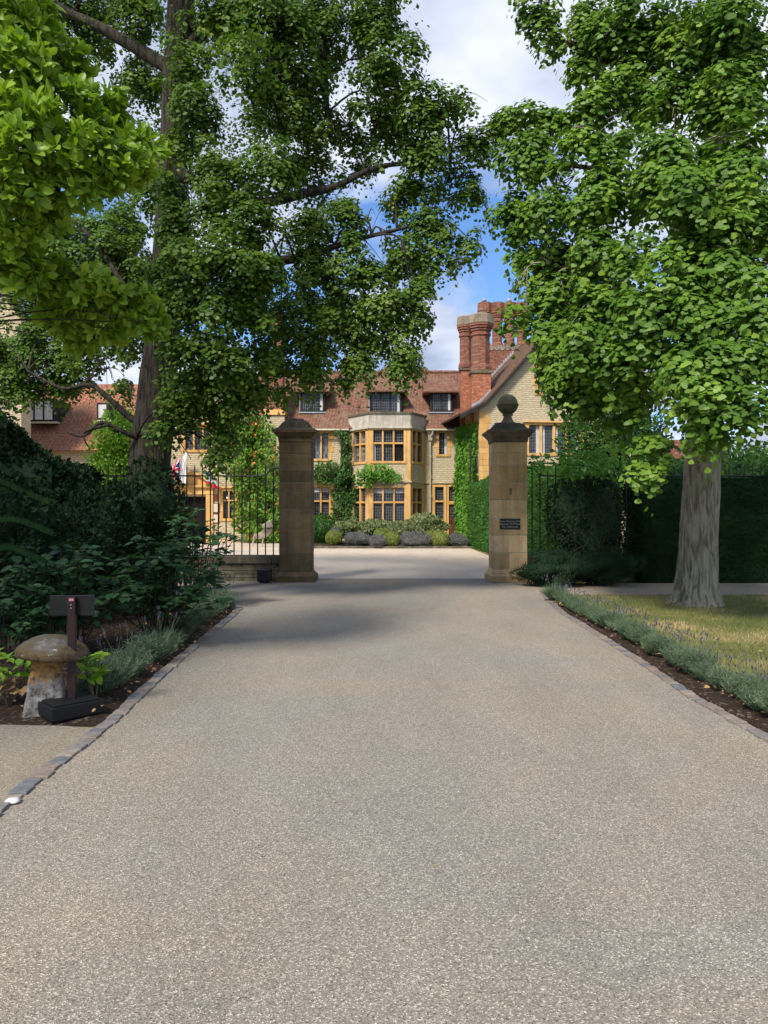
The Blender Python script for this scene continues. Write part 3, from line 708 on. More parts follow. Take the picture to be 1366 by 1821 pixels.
# dressed bands, quoins, corners
q = MB()
def quoins(pl, a, sgn, z0, z1, w0=.22, w1=.40):
    q = MB(); k = int((z1 - z0) / .27)
    for i in range(k):
        ww = w0 if i % 2 else w1; a0, a1 = (a, a + sgn * ww) if sgn > 0 else (a + sgn * ww, a)
        pl.box(q, a0, a1, -.014, .05, z0 + (z1-z0)*i/k, z0 + (z1-z0)*(i+1)/k - .006)
    q.build('quoins', M['ham'], house, False, .01)
quoins(GP, -.012, 1, 0, GEZ - .1, .42, .54); quoins(LP, lx1 + .014, -1, 0, EAVE - .1, .3, .42); quoins(LP, lx0 - .014, 1, 0, EAVE - .1)
q = MB()
for pl, L in ((pf, FW), (pl_, LLn), (pr_, LRn)):
    for a0, a1 in ((0.004, .19), (L - .19, L - .004)): pl.box(q, a0, a1, -.012, .05, .02, TOPB - .02)
    pl.box(q, .19, L - .19, -.010, .05, bz(765) + .12, TOPB - .005)
q.build('bay_stonework', M['ham'], house, False, .01)
sc_ = MB()
for pl, a0, a1 in ((back, x(450), OL), (back, OR, 3.85), (pf, -.03, FW + .03), (pl_, 0, LLn - .02), (pr_, .02, LRn)):
    pl.box(sc_, a0, a1, -.07, .01, z(860), z(857.5))
sc_.build('string_course', M['rubble'], house)
# bay parapet
pp = MB()
for pl, a0, a1 in ((pf, 0, FW), (pl_, 0, LLn), (pr_, 0, LRn)):
    pl.box(pp, a0 + .001, a1 - .001, -.035, .24, TOPB, bz(736)); pl.box(pp, a0 - .03, a1 + .03, -.10, .0, TOPB - .03, TOPB + .06)
par = pp.build('bay_parapet', M['parapet'], house, False, .01)
cp = MB()
for pl, a0, a1 in ((pf, -.03, FW + .03), (pl_, 0, LLn + .02), (pr_, -.02, LRn)): pl.box(cp, a0, a1, -.09, .30, bz(736), bz(732.5))
cp.build('coping', M['lowwall'], par)
rp = MB(); rp.add([(OL, HD, TOPB + .2), (BL, BD + .1, TOPB + .2), (BR, BD + .1, TOPB + .2), (OR, HD, TOPB + .2), (OR, HD + 1, TOPB + .2), (OL, HD + 1, TOPB + .2)], [(0, 1, 2, 3, 4, 5)]); rp.build('bay_roof', M['lead'], house)

# windows
window(back, *holes[0][:2], *holes[0][2:4], 1, 1, curtains={(0, 0): 'r'})
window(back, *holes[1], 2, 1, pale=((0, 0), (1, 0)))
window(back, *holes[2], 2, 2, .42, curtains={(0, 1): 't', (1, 1): 't'})
window(back, *holes[3], 1, 2, .42, jambs=(1, 1), quoin=False)
window(pf, *fh[0], 3, 2, .42, quoin=False, sur=.12, open_=((2, 0),), curtains={(0, 0): 'l'})
window(pf, *fh[1], 3, 2, .41, quoin=False, sur=.12, curtains={(0, 1): 't', (1, 1): 't', (2, 1): 't'})
window(pl_, *lh[0], 2, 2, .42, quoin=False, sur=.1, pale=((0, 0), (1, 0), (1, 1)))
window(pl_, *lh[1], 2, 2, .41, quoin=False, sur=.1)
window(pr_, *rh[0], 2, 2, .42, quoin=False, sur=.1, pale=((0, 0),))
window(pr_, *rh[1], 2, 2, .41, quoin=False, sur=.1)
window(GP, *gh[0], 4, 1, hood=True, curtains={(1, 0): 'l', (0, 0): 'r', (2, 0): 'l', (3, 0): 'r'}, sur=.14, mull=.11)
window(GP, *gh[1], 3, 1, hood=False, sur=.16, mull=.1)
window(LP, *lhs[1], 2, 2, .35, hood=True, sur=.16, mull=.06)
window(LP, *lhs[2], 3, 1, hood=True, sur=.15)
# side door with glazed top, in a stone surround
a0, a1, zb, zt = holes[4]
dm = MB(); back.box(dm, a0 - .14, a0, -.018, .14, .02, zt); back.box(dm, a1, a1 + .1, -.018, .14, .02, zt); back.box(dm, a0 - .14, a1 + .1, -.02, .14, zt, zt + .14); back.box(dm, a0, a1, .01, .15, z(897), z(891))
for i in range(1, 2): xx = a0 + (a1 - a0) * i / 2; back.box(dm, xx - .04, xx + .04, .012, .15, z(891), zt)
fr = dm.build('door_surround', M['ham'], house, False, .01)
g_ = MB(); back.box(g_, a0, a1, .125, .13, z(891), zt); g_.build('fanlight', M['glass'], fr)
dd = MB(); back.box(dd, a0, a1, .10, .14, .02, z(921))
for i in range(5): xx = a0 + (a1 - a0) * (i + .1) / 5; back.box(dd, xx, xx + (a1-a0)/5*.84, .085, .10, .05, z(921) - .04)
back.box(dd, a0, a0 + .07, .10, .14, z(921), z(897)); back.box(dd, a1 - .07, a1, .10, .14, z(921), z(897)); back.box(dd, a0 + .07, a1 - .07, .10, .14, z(897) - .06, z(897))
door = dd.build('door', M['doorwood'], house)
g_ = MB(); back.box(g_, a0 + .07, a1 - .07, .115, .12, z(921), z(897) - .06); g_.build('pane', M['glass'], door)
g_ = MB(); g_.obox((a0 + .12, HD + .06, 1.0), (.03, .05, .12)); g_.build('handle', M['iron'], door)

# main roof, 45 degrees, with a little sag and thickness
def roofslab(m, P, th=.09, nu=10, nv=4, sag=.03, seed=0):
    A, B, C_, D_ = [Vector(p) for p in P]; nrm = (B - A).cross(D_ - A).normalized(); V = []; fs = []
    for j in range(nv + 1):
        for i in range(nu + 1):
            u, v = i / nu, j / nv; p = (A * (1-u) + B * u) * (1-v) + (D_ * (1-u) + C_ * u) * v
            V.append(p + nrm * sag * mnoise.noise(p * .9 + Vector((seed, 0, 0))))
    n0 = len(V); V += [v - nrm * th for v in V[:n0]]; w_ = nu + 1
    for j in range(nv):
        for i in range(nu):
            a = j*w_ + i; fs.append((a, a+1, a+w_+1, a+w_)); fs.append((n0+a, n0+a+w_, n0+a+w_+1, n0+a+1))
    for i in range(nu): fs.append((i, n0+i, n0+i+1, i+1)); a = nv*w_ + i; fs.append((a, a+1, n0+a+1, n0+a))
    for j in range(nv): a = j*w_; fs.append((a, a+w_, n0+a+w_, n0+a)); a = j*w_+nu; fs.append((a, n0+a, n0+a+w_, a+w_))
    m.add(V, fs)
RY, RZ = 40.1, 9.0
rm = MB()
roofslab(rm, [(x(440), HD - .32, EAVE - .0), (5.2, HD - .32, EAVE - .0), (7.4, RY, RZ), (x(440), RY, RZ)], nu=24, nv=8)
roofslab(rm, [(7.4, RY + 3.4, EAVE), (x(440), RY + 3.4, EAVE), (x(440), RY, RZ), (7.4, RY, RZ)])
rt = rm.build('roof', M['tile'], house)
rd = MB(); 
k = 40
for i in range(k):
    xa = x(440) + (7 - x(440)) * i / k; rd.tube([(xa, RY, RZ + .0), (xa + (7 - x(440)) / k * .97, RY, RZ + .01)], [.10, .11], 8)
rd.build('ridge_tiles', M['tile'], rt)
# far roof peeping over the ridge
pk = MB(); pk.add([(X(735, 43), 42, Z(668, 43) - .3), (X(775, 43), 42, Z(668, 43) - .3), (X(756, 44), 44, Z(651, 44)), (X(735, 43), 46, 8.5), (X(775, 43), 46, 8.5)], [(0, 1, 2), (1, 4, 2), (3, 0, 2), (4, 3, 2)]); pk.build('hipped_roof', M['tile'], house)
# wing roof with bell-cast eaves
wr = MB()
def wslab(a0, a1, z0_, z1_, d0, d1, nu, nv, seed):
    P_ = [GP.p(a0, d1, z0_), GP.p(a0, d0, z0_), GP.p(a1, d0, z1_), GP.p(a1, d1, z1_)]
    if a0 > a1: P_ = [P_[1], P_[0], P_[3], P_[2]]
    roofslab(wr, P_, nu=nu, nv=nv, seed=seed)
k0 = .25
wslab(k0, GH, vz(k0), vz(GH), -.22, 9, 16, 8, 4); wslab(-.95, k0, vz(k0) - .62, vz(k0), -.22, 9, 12, 3, 5)
wslab(2*GH - k0, GH, vz(k0), vz(GH), -.22, 9, 10, 5, 6); wslab(2*GH + .95, 2*GH - k0, vz(k0) - .62, vz(k0), -.22, 9, 8, 3, 7)
wrt = wr.build('wing_roof', M['tile_wing'], house)
bb = MB()
for pts_ in (((-.95, vz(k0) - .62), (k0, vz(k0)), (GH, vz(GH))), ((2*GH + .95, vz(k0) - .62), (2*GH - k0, vz(k0)), (GH, vz(GH)))):
    for (a_, za), (b_, zb_) in zip(pts_[:-1], pts_[1:]):
        P8 = []
        for d_ in (-.26, -.20):
            for zo in (-.08, -.26): P8 += [GP.p(a_, d_, za + zo), GP.p(b_, d_, zb_ + zo)]
        bb.add([P8[0], P8[1], P8[3], P8[2], P8[4], P8[5], P8[7], P8[6]], [(0,1,2,3),(4,7,6,5),(0,4,5,1),(3,2,6,7),(0,3,7,4),(1,5,6,2)])
bb.build('bargeboard', M['blackoak'], wrt)
# left wing roof
lr = MB(); lzz = lambda a: EAVE + .1 + 2.9 * (1 - abs(a - lap) / (lap - lx0)); s0 = lx0 - .3; s1 = lx1 + .3
roofslab(lr, [(s0, 42, lzz(s0)), (s0, LD - .2, lzz(s0)), (lap, LD - .2, lzz(lap)), (lap, 42, lzz(lap))]); roofslab(lr, [(s1, LD - .2, lzz(s1)), (s1, 42, lzz(s1)), (lap, 42, lzz(lap)), (lap, LD - .2, lzz(lap))])
lr.build('entrance_roof', M['tile'], house)

# dormers
def dormer(p0, p1, yb, yt, rp0, rp1, apex, nl, D=37.55, curt=(), op=()):
    xa, xb, za, zb = X(p0, D), X(p1, D), Z(yb, D), Z(yt, D)
    m = MB(); m.box(xa, xb, D, D + 2.2, za, zb + .02)
    d = m.build('dormer', M['blackoak'], house)
    f = MB(); t = .09
    f.box(xa, xb, D - .05, D + .0, za, za + t); f.box(xa, xb, D - .05, D, zb - t, zb); f.box(xa, xa + t, D - .05, D, za + t, zb - t); f.box(xb - t, xb, D - .05, D, za + t, zb - t)
    lw = (xb - xa - 2*t) / nl
    for i in range(1, nl): f.box(xa + t + i*lw - .03, xa + t + i*lw + .03, D - .05, D, za + t, zb - t)
    f.build('frame', M['blackoak'], d)
    for i in range(nl):
        g = MB(); g.box(xa + t + i*lw + .03, xa + t + (i+1)*lw - .03, D - .02, D - .005, za + t, zb - t); g.build('pane', M['interior'] if i in op else M['glass'], d)
    for i in curt:
        g = MB(); s = xa + t + abs(i) * (xb - xa - 2*t) - (.12 if i > 0 else 0); g.box(s, s + .12, D - .03, D - .022, za + t, zb - t); g.build('curtain', M['curtain'], d)
    s = MB(); s.box(xa - .08, xb + .08, D - .12, D + .3, za - .06, za); s.build('sill', M['lead'], d)
    ra, rb = X(rp0, D - .35), X(rp1, D - .35); ez = zb + .03; r = MB()
    ax = X(apex[0], D + 1.2) if apex else None
    if apex:
        az = min(Z(apex[1], D + 1.3), RZ + .35); h = 1.25
        r.add([(ra, D - .35, ez), (rb, D - .35, ez), (ax, D + .75, az), (ra, D + 3.0, ez + .05), (rb, D + 3.0, ez + .05), (ax, D + 3.0, az), (ra, D - .35, ez - .07), (rb, D - .35, ez - .07)], [(0, 1, 2), (1, 4, 5, 2), (3, 0, 2, 5), (0, 6, 7, 1), (6, 3, 4, 7)])
    else:
        r.add([(ra, D - .35, ez), (rb, D - .35, ez), (rb - .1, D + 1.85, ez + 1.0), (ra + .1, D + 1.85, ez + 1.0), (ra, D - .35, ez - .07), (rb, D - .35, ez - .07), (rb, D + 1.5, ez - .05), (ra, D + 1.5, ez - .05)], [(0, 1, 2, 3), (0, 4, 5, 1), (4, 7, 6, 5), (1, 5, 6, 2), (0, 3, 7, 4)])
    r.build('dormer_roof', M['tile'], d)
dormer(657, 714, 737, 697, 650, 724, (685, 655), 3, curt=(0.001, 1))
dormer(765, 804, 733, 698, 753, 817, None, 2, curt=(1,), op=())
dormer(534, 577, 733, 697, 524, 586, None, 2, curt=(0.001, 1))

# gutters and downpipes
for a0, a1 in ((x(450), OL), (OR, 3.6)): gt = MB(); gt.tube([(a0, HD - .38, EAVE - .08), (a1, HD - .38, EAVE - .08)], [.055, .055], 8); gt.build('gutter', M['gutter'], house)
for px_, zb_ in ((766, z(925)), (606, z(800))):
    D = HD - .12; xx = X(px_, D); d = MB()
    d.tube([(xx + .1, HD - .36, EAVE - .1), (xx + .08, HD - .3, EAVE - .3), (xx - .06, D, EAVE - .5)], [.05, .05, .05], 8)
    d.tube([(xx - .02, D, z(780)), (xx - .02, D, .1 if px_ > 700 else z(930))], [.045, .045], 8)
    for zz_ in (4.2, 3.2, 2.2, 1.2): d.box(xx - .085, xx + .045, D - .03, HD - .01, zz_, zz_ + .05)
    dp = d.build('downpipe', M['gutter'], house)
    h = MB(); h.frustum(xx - .02, D, z(784), z(770), .16, .30); h.box(xx - .19, xx + .15, D - .17, HD - .01, z(770), z(768)); h.build('hopper', M['gutter'], dp)

# chimneys
def shaft(m, cx, cy, w, z0, z1, n=8, star=True, cap=.30):
    rot = math.pi / n
    m.frustum(cx, cy, z0, z0 + .18, w * 1.22, w * 1.22, n, rot); m.frustum(cx, cy, z0 + .18, z0 + .34, w * 1.22, w, n, rot)
    m.frustum(cx, cy, z0 + .34, z1 - 1.0, w, w, n, rot)
    k = z1 - 1.0
    for i, ww in enumerate((1.14, 1.06, 1.20, 1.34, 1.46)):
        m.frustum(cx, cy, k + i * .11, k + i * .11 + .105, w * ww, w * ww, n, rot)
    return k + .55
def wing_z(x_, y_):
    a_ = wloc_a(x_, y_); return vz(a_) if a_ > k0 else vz(k0) - .62 * (k0 - a_) / (k0 + .95)
for (p0, p1, dy_, yb, yt, w_, zlow, mt) in ((839, 873, 34.4, 660, 556, .80, 5.4, 'brick_or'), (820, 838.5, 36.0, 655, 561, .56, 5.5, 'brick_or')):
    x0_, x1_ = X(p0, dy_), X(p1, dy_); dd_ = x1_ - x0_; zb_, zt_ = Z(yb, dy_), Z(yt, dy_)
    cb = MB(); cb.box(x0_, x1_, dy_, dy_ + dd_, zlow, zb_); ch = cb.build('chimney', M[mt], house)
    c1 = MB(); cxx, cyy = (x0_ + x1_) / 2 + (.03 if p0 > 830 else .0), dy_ + dd_ / 2; kk = shaft(c1, cxx, cyy, w_, zb_ + .04, zt_); c1.build('shaft', M['brick'], ch)
    cc = MB(); cc.frustum(cxx, cyy, kk, zt_ - .06, w_ * 1.5, w_ * 1.44, 8, math.pi/8); cc.frustum(cxx, cyy, zt_ - .06, zt_, w_ * 1.36, w_ * 1.2, 8, math.pi/8); cc.build('chimney_cap', M['brickcap'], ch)
    sk = MB(); sk.box(x0_ - .06, x1_ + .06, dy_ - .06, dy_ + dd_ + .06, zb_ - .08, zb_ + .05); sk.build('stepped_course', M['lowwall'], ch)
    lf = MB(); n_ = 9
    for i in range(n_):
        xx = x0_ + (x1_ - x0_) * i / n_; lf.box(xx, xx + .09, dy_ - .10, dy_ - .002, wing_z(xx, dy_) - .1, wing_z(xx, dy_) + .16)
    if p0 > 830: lf.build('lead_flashing', M['lead'], ch)
RD = 39.0
cb = MB(); cb.box(X(858, RD), X(945, RD), RD - .1, RD + .9, 5.5, Z(617, RD)); ch2 = cb.build('chimney', M['brick'], house)
for i in range(4):
    cx = X(864 + i * 22.3, RD); zt = Z(536, RD); c1 = MB(); k_ = shaft(c1, cx, RD + .4, .50, Z(617, RD), zt); c1.frustum(cx, RD + .4, k_, zt, .50*1.5, .50*1.42, 8, math.pi/8); c1.build('shaft', M['brick'], ch2)
sk = MB()
for i in range(9): sk.tube([(X(864 + i * 9.6, RD), RD - .13, Z(619, RD)), (X(864 + i * 9.6, RD), RD + .93, Z(619, RD))], [.15, .15], 10)
sk.build('scalloped_course', M['brickcap'], ch2)
lf = MB()
for i in range(10):
    xx = X(874 + i * 4, RD - .1); lf.box(xx, xx + .10, RD - .22, RD - .105, wing_z(xx, RD) - .1, wing_z(xx, RD) + .18)
lf.build('lead_flashing', M['lead'], ch2)
for px_ in (862, 907):
    cw = MB(); cx = X(px_, RD); zt = Z(536, RD); cw.tube([(cx, RD + .4, zt), (cx, RD + .4, zt + .08)], [.09, .09], 10)
    cw.lathe(cx + .03, RD + .4, [(.05, zt + .06), (.13, zt + .10), (.14, zt + .2), (.08, zt + .26), (.01, zt + .28)], 12); cw.build('cowl', M['lead'], ch2, True)
# left brick stack, mostly behind leaves
cb = MB(); D = 36.6
cb.box(X(468, D), X(504, D), D, D + 1.0, 4.2, Z(692, D)); cb.box(X(480, D), X(502, D), D + .1, D + .9, Z(692, D), Z(640, D)); cb.box(X(484, D), X(500, D), D + .15, D + .85, Z(640, D), Z(560, D)); cb.box(X(481, D), X(503, D), D + .1, D + .9, Z(560, D), Z(552, D))
ch3 = cb.build('chimney', M['brick'], house)
cb = MB(); cb.box(X(466, D), X(506, D), D - .05, HD, 0, Z(738, D)); cb.build('chimney_breast', M['rubble'], house)
cb = MB(); cb.frustum(X(487, D), D + .45, Z(738, D), Z(728, D), 1.15, 1.0); cb.build('shoulder_stone', M['ham'], house)

# entrance: surround, segmental pediment, doorway backed by a near-black panel as the hall's shade
a0, a1, zb, zt = lhs[0]; em = MB()
LP.box(em, a0 - .34, a0, -.10, .16, 0, zt + .10); LP.box(em, a1, a1 + .34, -.10, .16, 0, zt + .10); LP.box(em, a0 - .34, a1 + .34, -.12, .16, zt + .10, zt + .42)
LP.box(em, a0 - .45, a1 + .45, -.24, .0, zt + .42, zt + .54)
es = em.build('door_surround', M['ham'], house, False, .01)
pd = MB(); cx = (a0 + a1) / 2; W = (a1 - a0) / 2 + .30; n = 14; prev = None; V = []
for layer, (ww, hh, d0) in enumerate(((W, .62, -.22), (W - .14, .48, -.08))):
    P_ = [(cx - ww + 2*ww*i/n, zt + .54 + hh * math.sin(math.pi * i / n) ** .8) for i in range(n + 1)]
    for i in range(n):
        (xa, za), (xb, zb_) = P_[i], P_[i+1]; th = .13 if layer == 0 else 1
        lo_a = max(zt + .54, za - th) if layer == 0 else zt + .54; lo_b = max(zt + .54, zb_ - th) if layer == 0 else zt + .54
        p8 = [(xa, LD + d0, lo_a), (xb, LD + d0, lo_b), (xb, LD - .0, lo_b), (xa, LD, lo_a), (xa, LD + d0, za), (xb, LD + d0, zb_), (xb, LD, zb_), (xa, LD, za)]
        pd.add(p8, [(0,3,2,1),(4,5,6,7),(0,1,5,4),(1,2,6,5),(2,3,7,6),(3,0,4,7)])
pd.build('pediment', M['ham'], es)
dk = MB(); LP.box(dk, a0, a1, .20, .24, .02, zt); dk.build('hall_shade_panel', M['interior'], house)
dk = MB(); LP.box(dk, a0 + .02, a0 + (a1-a0) * .30, .10, .15, .03, zt - .05)
for i in range(4): LP.box(dk, a0 + .06, a0 + (a1-a0) * .27, .085, .10, .15 + i * .5, .55 + i * .5)
od = dk.build('door', M['blackoak'], house); h = MB(); h.obox((a0 + .33, LD + .08, 1.0), (.04, .05, .14)); h.build('handle', M['gutter'], od)

# things fixed to the entrance wall
def menu_case(p0, p1, y0, y1, lab, cat='frame', paper=M['paper']):
    t = thing('picture_frame', lab, cat, (X((p0+p1)/2, LD), LD, Z(y1, LD)))
    f = MB(); f.box(X(p0, LD), X(p1, LD), LD - .05, LD - .002, Z(y1, LD), Z(y0, LD)); f.build('frame', M['doorwood'], t)
    f = MB(); f.box(X(p0, LD) + .03, X(p1, LD) - .03, LD - .055, LD - .051, Z(y1, LD) + .03, Z(y0, LD) - .03); f.build('paper', paper, t)
menu_case(376, 391, 895, 911.5, 'wide framed menu sheet on the stone right of the entrance'); menu_case(376, 390, 914, 930, 'lower framed sheet under the menu frame by the entrance')
menu_case(379, 388, 879, 890, 'small dark framed plaque above the menu frame', 'plaque', M['doorwood'])
t = thing('wall_lantern', 'dark box lantern on the wall right of the entrance window', 'lantern', (X(430, LD), LD, Z(912, LD)))
f = MB(); f.box(X(425, LD), X(434, LD), LD - .22, LD - .01, Z(911, LD), Z(896, LD)); f.frustum(X(429.5, LD), LD - .115, Z(896, LD), Z(893, LD), .3, .12); f.build('lantern_body', M['iron'], t, False, .01)
# two small glowing dots set in the entrance window
for i, px_ in enumerate((402.5, 406.5)):
    b_ = MB(); b_.lathe(X(px_, LD), LD + .11, [(.01, Z(886.5, LD)), (.035, Z(885.7, LD)), (.035, Z(884.5, LD)), (.01, Z(883.5, LD))], 8); o = b_.build('glowing_dot', M['glow_dot'])
    tag(o, ('left' if i == 0 else 'right') + ' one of the twin glowing dots in the entrance window', 'lamp', 'twin glowing dots in the entrance window')

# flags on slanting poles above the door
FM = {'b': simple('flag_blue', (.02, .03, .16), .7, .1), 'w': simple('flag_white', (.72, .71, .72), .7, .05), 'r': simple('flag_red', (.55, .025, .045), .7, .1)}
FMl = [FM['b'], FM['w'], FM['r']]
def uj(u, v):
    xx, yy = (u - .5) * 2, (v - .5) * 1.0
    if abs(xx) < .1 * 1 or abs(yy) < .1: return 2
    if abs(xx) < .17 or abs(yy) < .17: return 1
    d = min(abs(yy * 2 - xx) , abs(yy * 2 + xx)) / 2.236 * 1.2
    if d < .05: return 2
    if d < .14: return 1
    return 0
def fr3(u, v): return 0 if u < .33 else (1 if u < .66 else 2)
def wf(u, v):
    d = math.hypot((u - .62) * 1.4, v - .35)
    return 2 if .09 < d < .14 else (0 if d < .05 else 1)
def flag(px, py, fn, lab, w=1.35, h=.95, seed=0, dirx=-1, D=34.25):
    x0_, z0_ = X(px, D), Z(py, D)
    t = thing('flag', lab, 'flag', (x0_, LD, Z(862, LD)))
    p = MB(); root_ = Vector((x0_ + dirx * .85, LD - .02, z0_ - .75)); tip = Vector((x0_, D, z0_ + .1)); p.tube([root_, tip], [.022, .018], 8); p.build('pole', M['gutter'], t)
    f = p = MB(); nu, nv = 30, 34; V = []; fs = []; mi = []
    dirv = (root_ - tip).normalized(); rr = random.Random(seed); ph = rr.random() * 6
    for j in range(nv + 1):
        for i in range(nu + 1):
            u, v = i / nu, j / nv       # u along the fly (hangs down), v along the hoist (on the pole)
            c = tip + dirv * (.06 + v * h * .72)
            fall = u * w * (1 - .42 * v)
            sx = dirx * .06 * math.sin(u * 2.2) + .055 * math.sin(v * 15 + ph + u * 3) * min(1, u * 3)
            V.append((c.x + sx + dirx * .10 * u, c.y + .07 * math.cos(v * 15 + ph) * min(1, u * 3), c.z - fall))
    for j in range(nv):
        for i in range(nu): a = j*(nu+1) + i; f.add([], []); fs.append((a, a+1, a+nu+2, a+nu+1)); mi.append(fn((i + .5) / nu, (j + .5) / nv))
    f.v = V; f.f = fs; f.m = mi; f.build('cloth', FMl, t, True)
flag(321, 812, uj, 'union flag hanging left of the entrance pediment', 1.35, .95, 1, -1)
flag(335, 802, wf, 'white flag with small emblem hanging over the entrance', 1.6, .8, 2, -1)
flag(361, 836, fr3, 'blue white and red tricolour flag right of the entrance pediment', .8, 1.1, 3, 1)

# ================================================================== other buildings
sb = thing('side_building', 'low building at left with orange tiled roof and black framed dormer windows', 'building', (X(110, 31), 31, 0))
SD = 31.0; m = MB(); m.box(X(-260, SD), X(240, SD + 3), SD + 1.0, SD + 9, 0, Z(790, SD)); m.build('wall', M['rubble'], sb)
r = MB(); sx0, sx1 = X(-20, SD), X(212, SD); roofslab(r, [(sx0, SD + .6, Z(800, SD + .6)), (sx1, SD + .6, Z(800, SD + .6)), (sx1, SD + 4.4, Z(683, SD + 4.4)), (sx0, SD + 4.4, Z(683, SD + 4.4))], nu=16, nv=8); roofslab(r, [(sx1, SD + 8.4, 3.5), (sx0, SD + 8.4, 3.5), (sx0, SD + 4.4, Z(683, SD + 4.4)), (sx1, SD + 4.4, Z(683, SD + 4.4))])
r.build('roof', M['tile_left'], sb)
for (p0, p1, y0, y1, nl) in ((42, 97, 709, 750, 3), (172, 193, 716, 747, 1)):
    D = SD + 1.4; xa, xb, za, zb = X(p0, D), X(p1, D), Z(y1, D), Z(y0, D); t_ = .09
    f = MB(); f.box(xa, xb, D, D + 2.2, za, zb); dmr = f.build('dormer', M['blackoak'], sb)
    lw = (xb - xa - t_) / nl
    for i in range(nl):
        g = MB(); g.box(xa + t_ + i*lw, xa + (i+1)*lw, D - .03, D - .004, za + t_, zb - t_); g.build('pane', M['curtain'], dmr)
    g = MB(); g.box(xa - .1, xb + .15, D - .1, D + .2, za - .07, za); g.build('sill', M['gutter'], dmr)
gm = MB(); gpl = Plane(0, 29.5, 1, 0); ga, gb = X(-130, 29.5), X(38, 29.5); gc = X(-30, 29.5); gt_ = Z(470, 29.5); e_ = Z(560, 29.5)
wall(gm, gpl, ga, gb, 0, lambda a: e_ + (gt_ - e_) * (1 - abs(a - gc) / (gb - gc)) if a > gc else e_ + (gt_ - e_) * max(0, 1 - abs(a - gc) / (gc - ga)), (), extra=(gc,)); gm.box(ga, gb, 29.52, 30.3, 0, e_); gm.build('gable_wall', M['rubble'], sb)
gm = MB(); roofslab(gm, [(gb + .02, 29.3, e_ - .03), (gb + .02, 30.4, e_ - .03), (gc, 30.4, gt_ + .1), (gc, 29.3, gt_ + .1)]); roofslab(gm, [(ga - .2, 30.4, e_ - .2), (ga - .2, 29.3, e_ - .2), (gc, 29.3, gt_ + .1), (gc, 30.4, gt_ + .1)]); gm.build('gable_roof', M['tile_wing'], sb)
ob = thing('outbuilding', 'grey roofed outbuilding glimpsed behind the hedge at far right', 'building', (X(1350, 34), 34, 0))
m = MB(); m.box(X(1325, 34), X(1500, 34), 34, 40, 0, Z(815, 34)); m.build('wall', M['rubble'], ob)
m = MB(); roofslab(m, [(X(1318, 34), 33.7, Z(818, 34)), (X(1510, 34), 33.7, Z(818, 34)), (X(1510, 34), 37, Z(745, 37)), (X(1345, 37), 37, Z(745, 37))]); m.build('roof', M['slate'], ob)
gw = thing('garden_wall', 'stone and brick garden wall glimpsed between hedge and right tree', 'wall', (X(1180, 27), 27, 0))
m = MB(); m.box(X(1120, 27), X(1168, 27), 27, 27.5, 0, Z(778, 27)); m.build('stone_section', M['rubble'], gw); m = MB(); m.box(X(1169, 27), X(1216, 27), 27, 27.5, 0, Z(782, 27)); m.build('brick_section', M['brick'], gw)

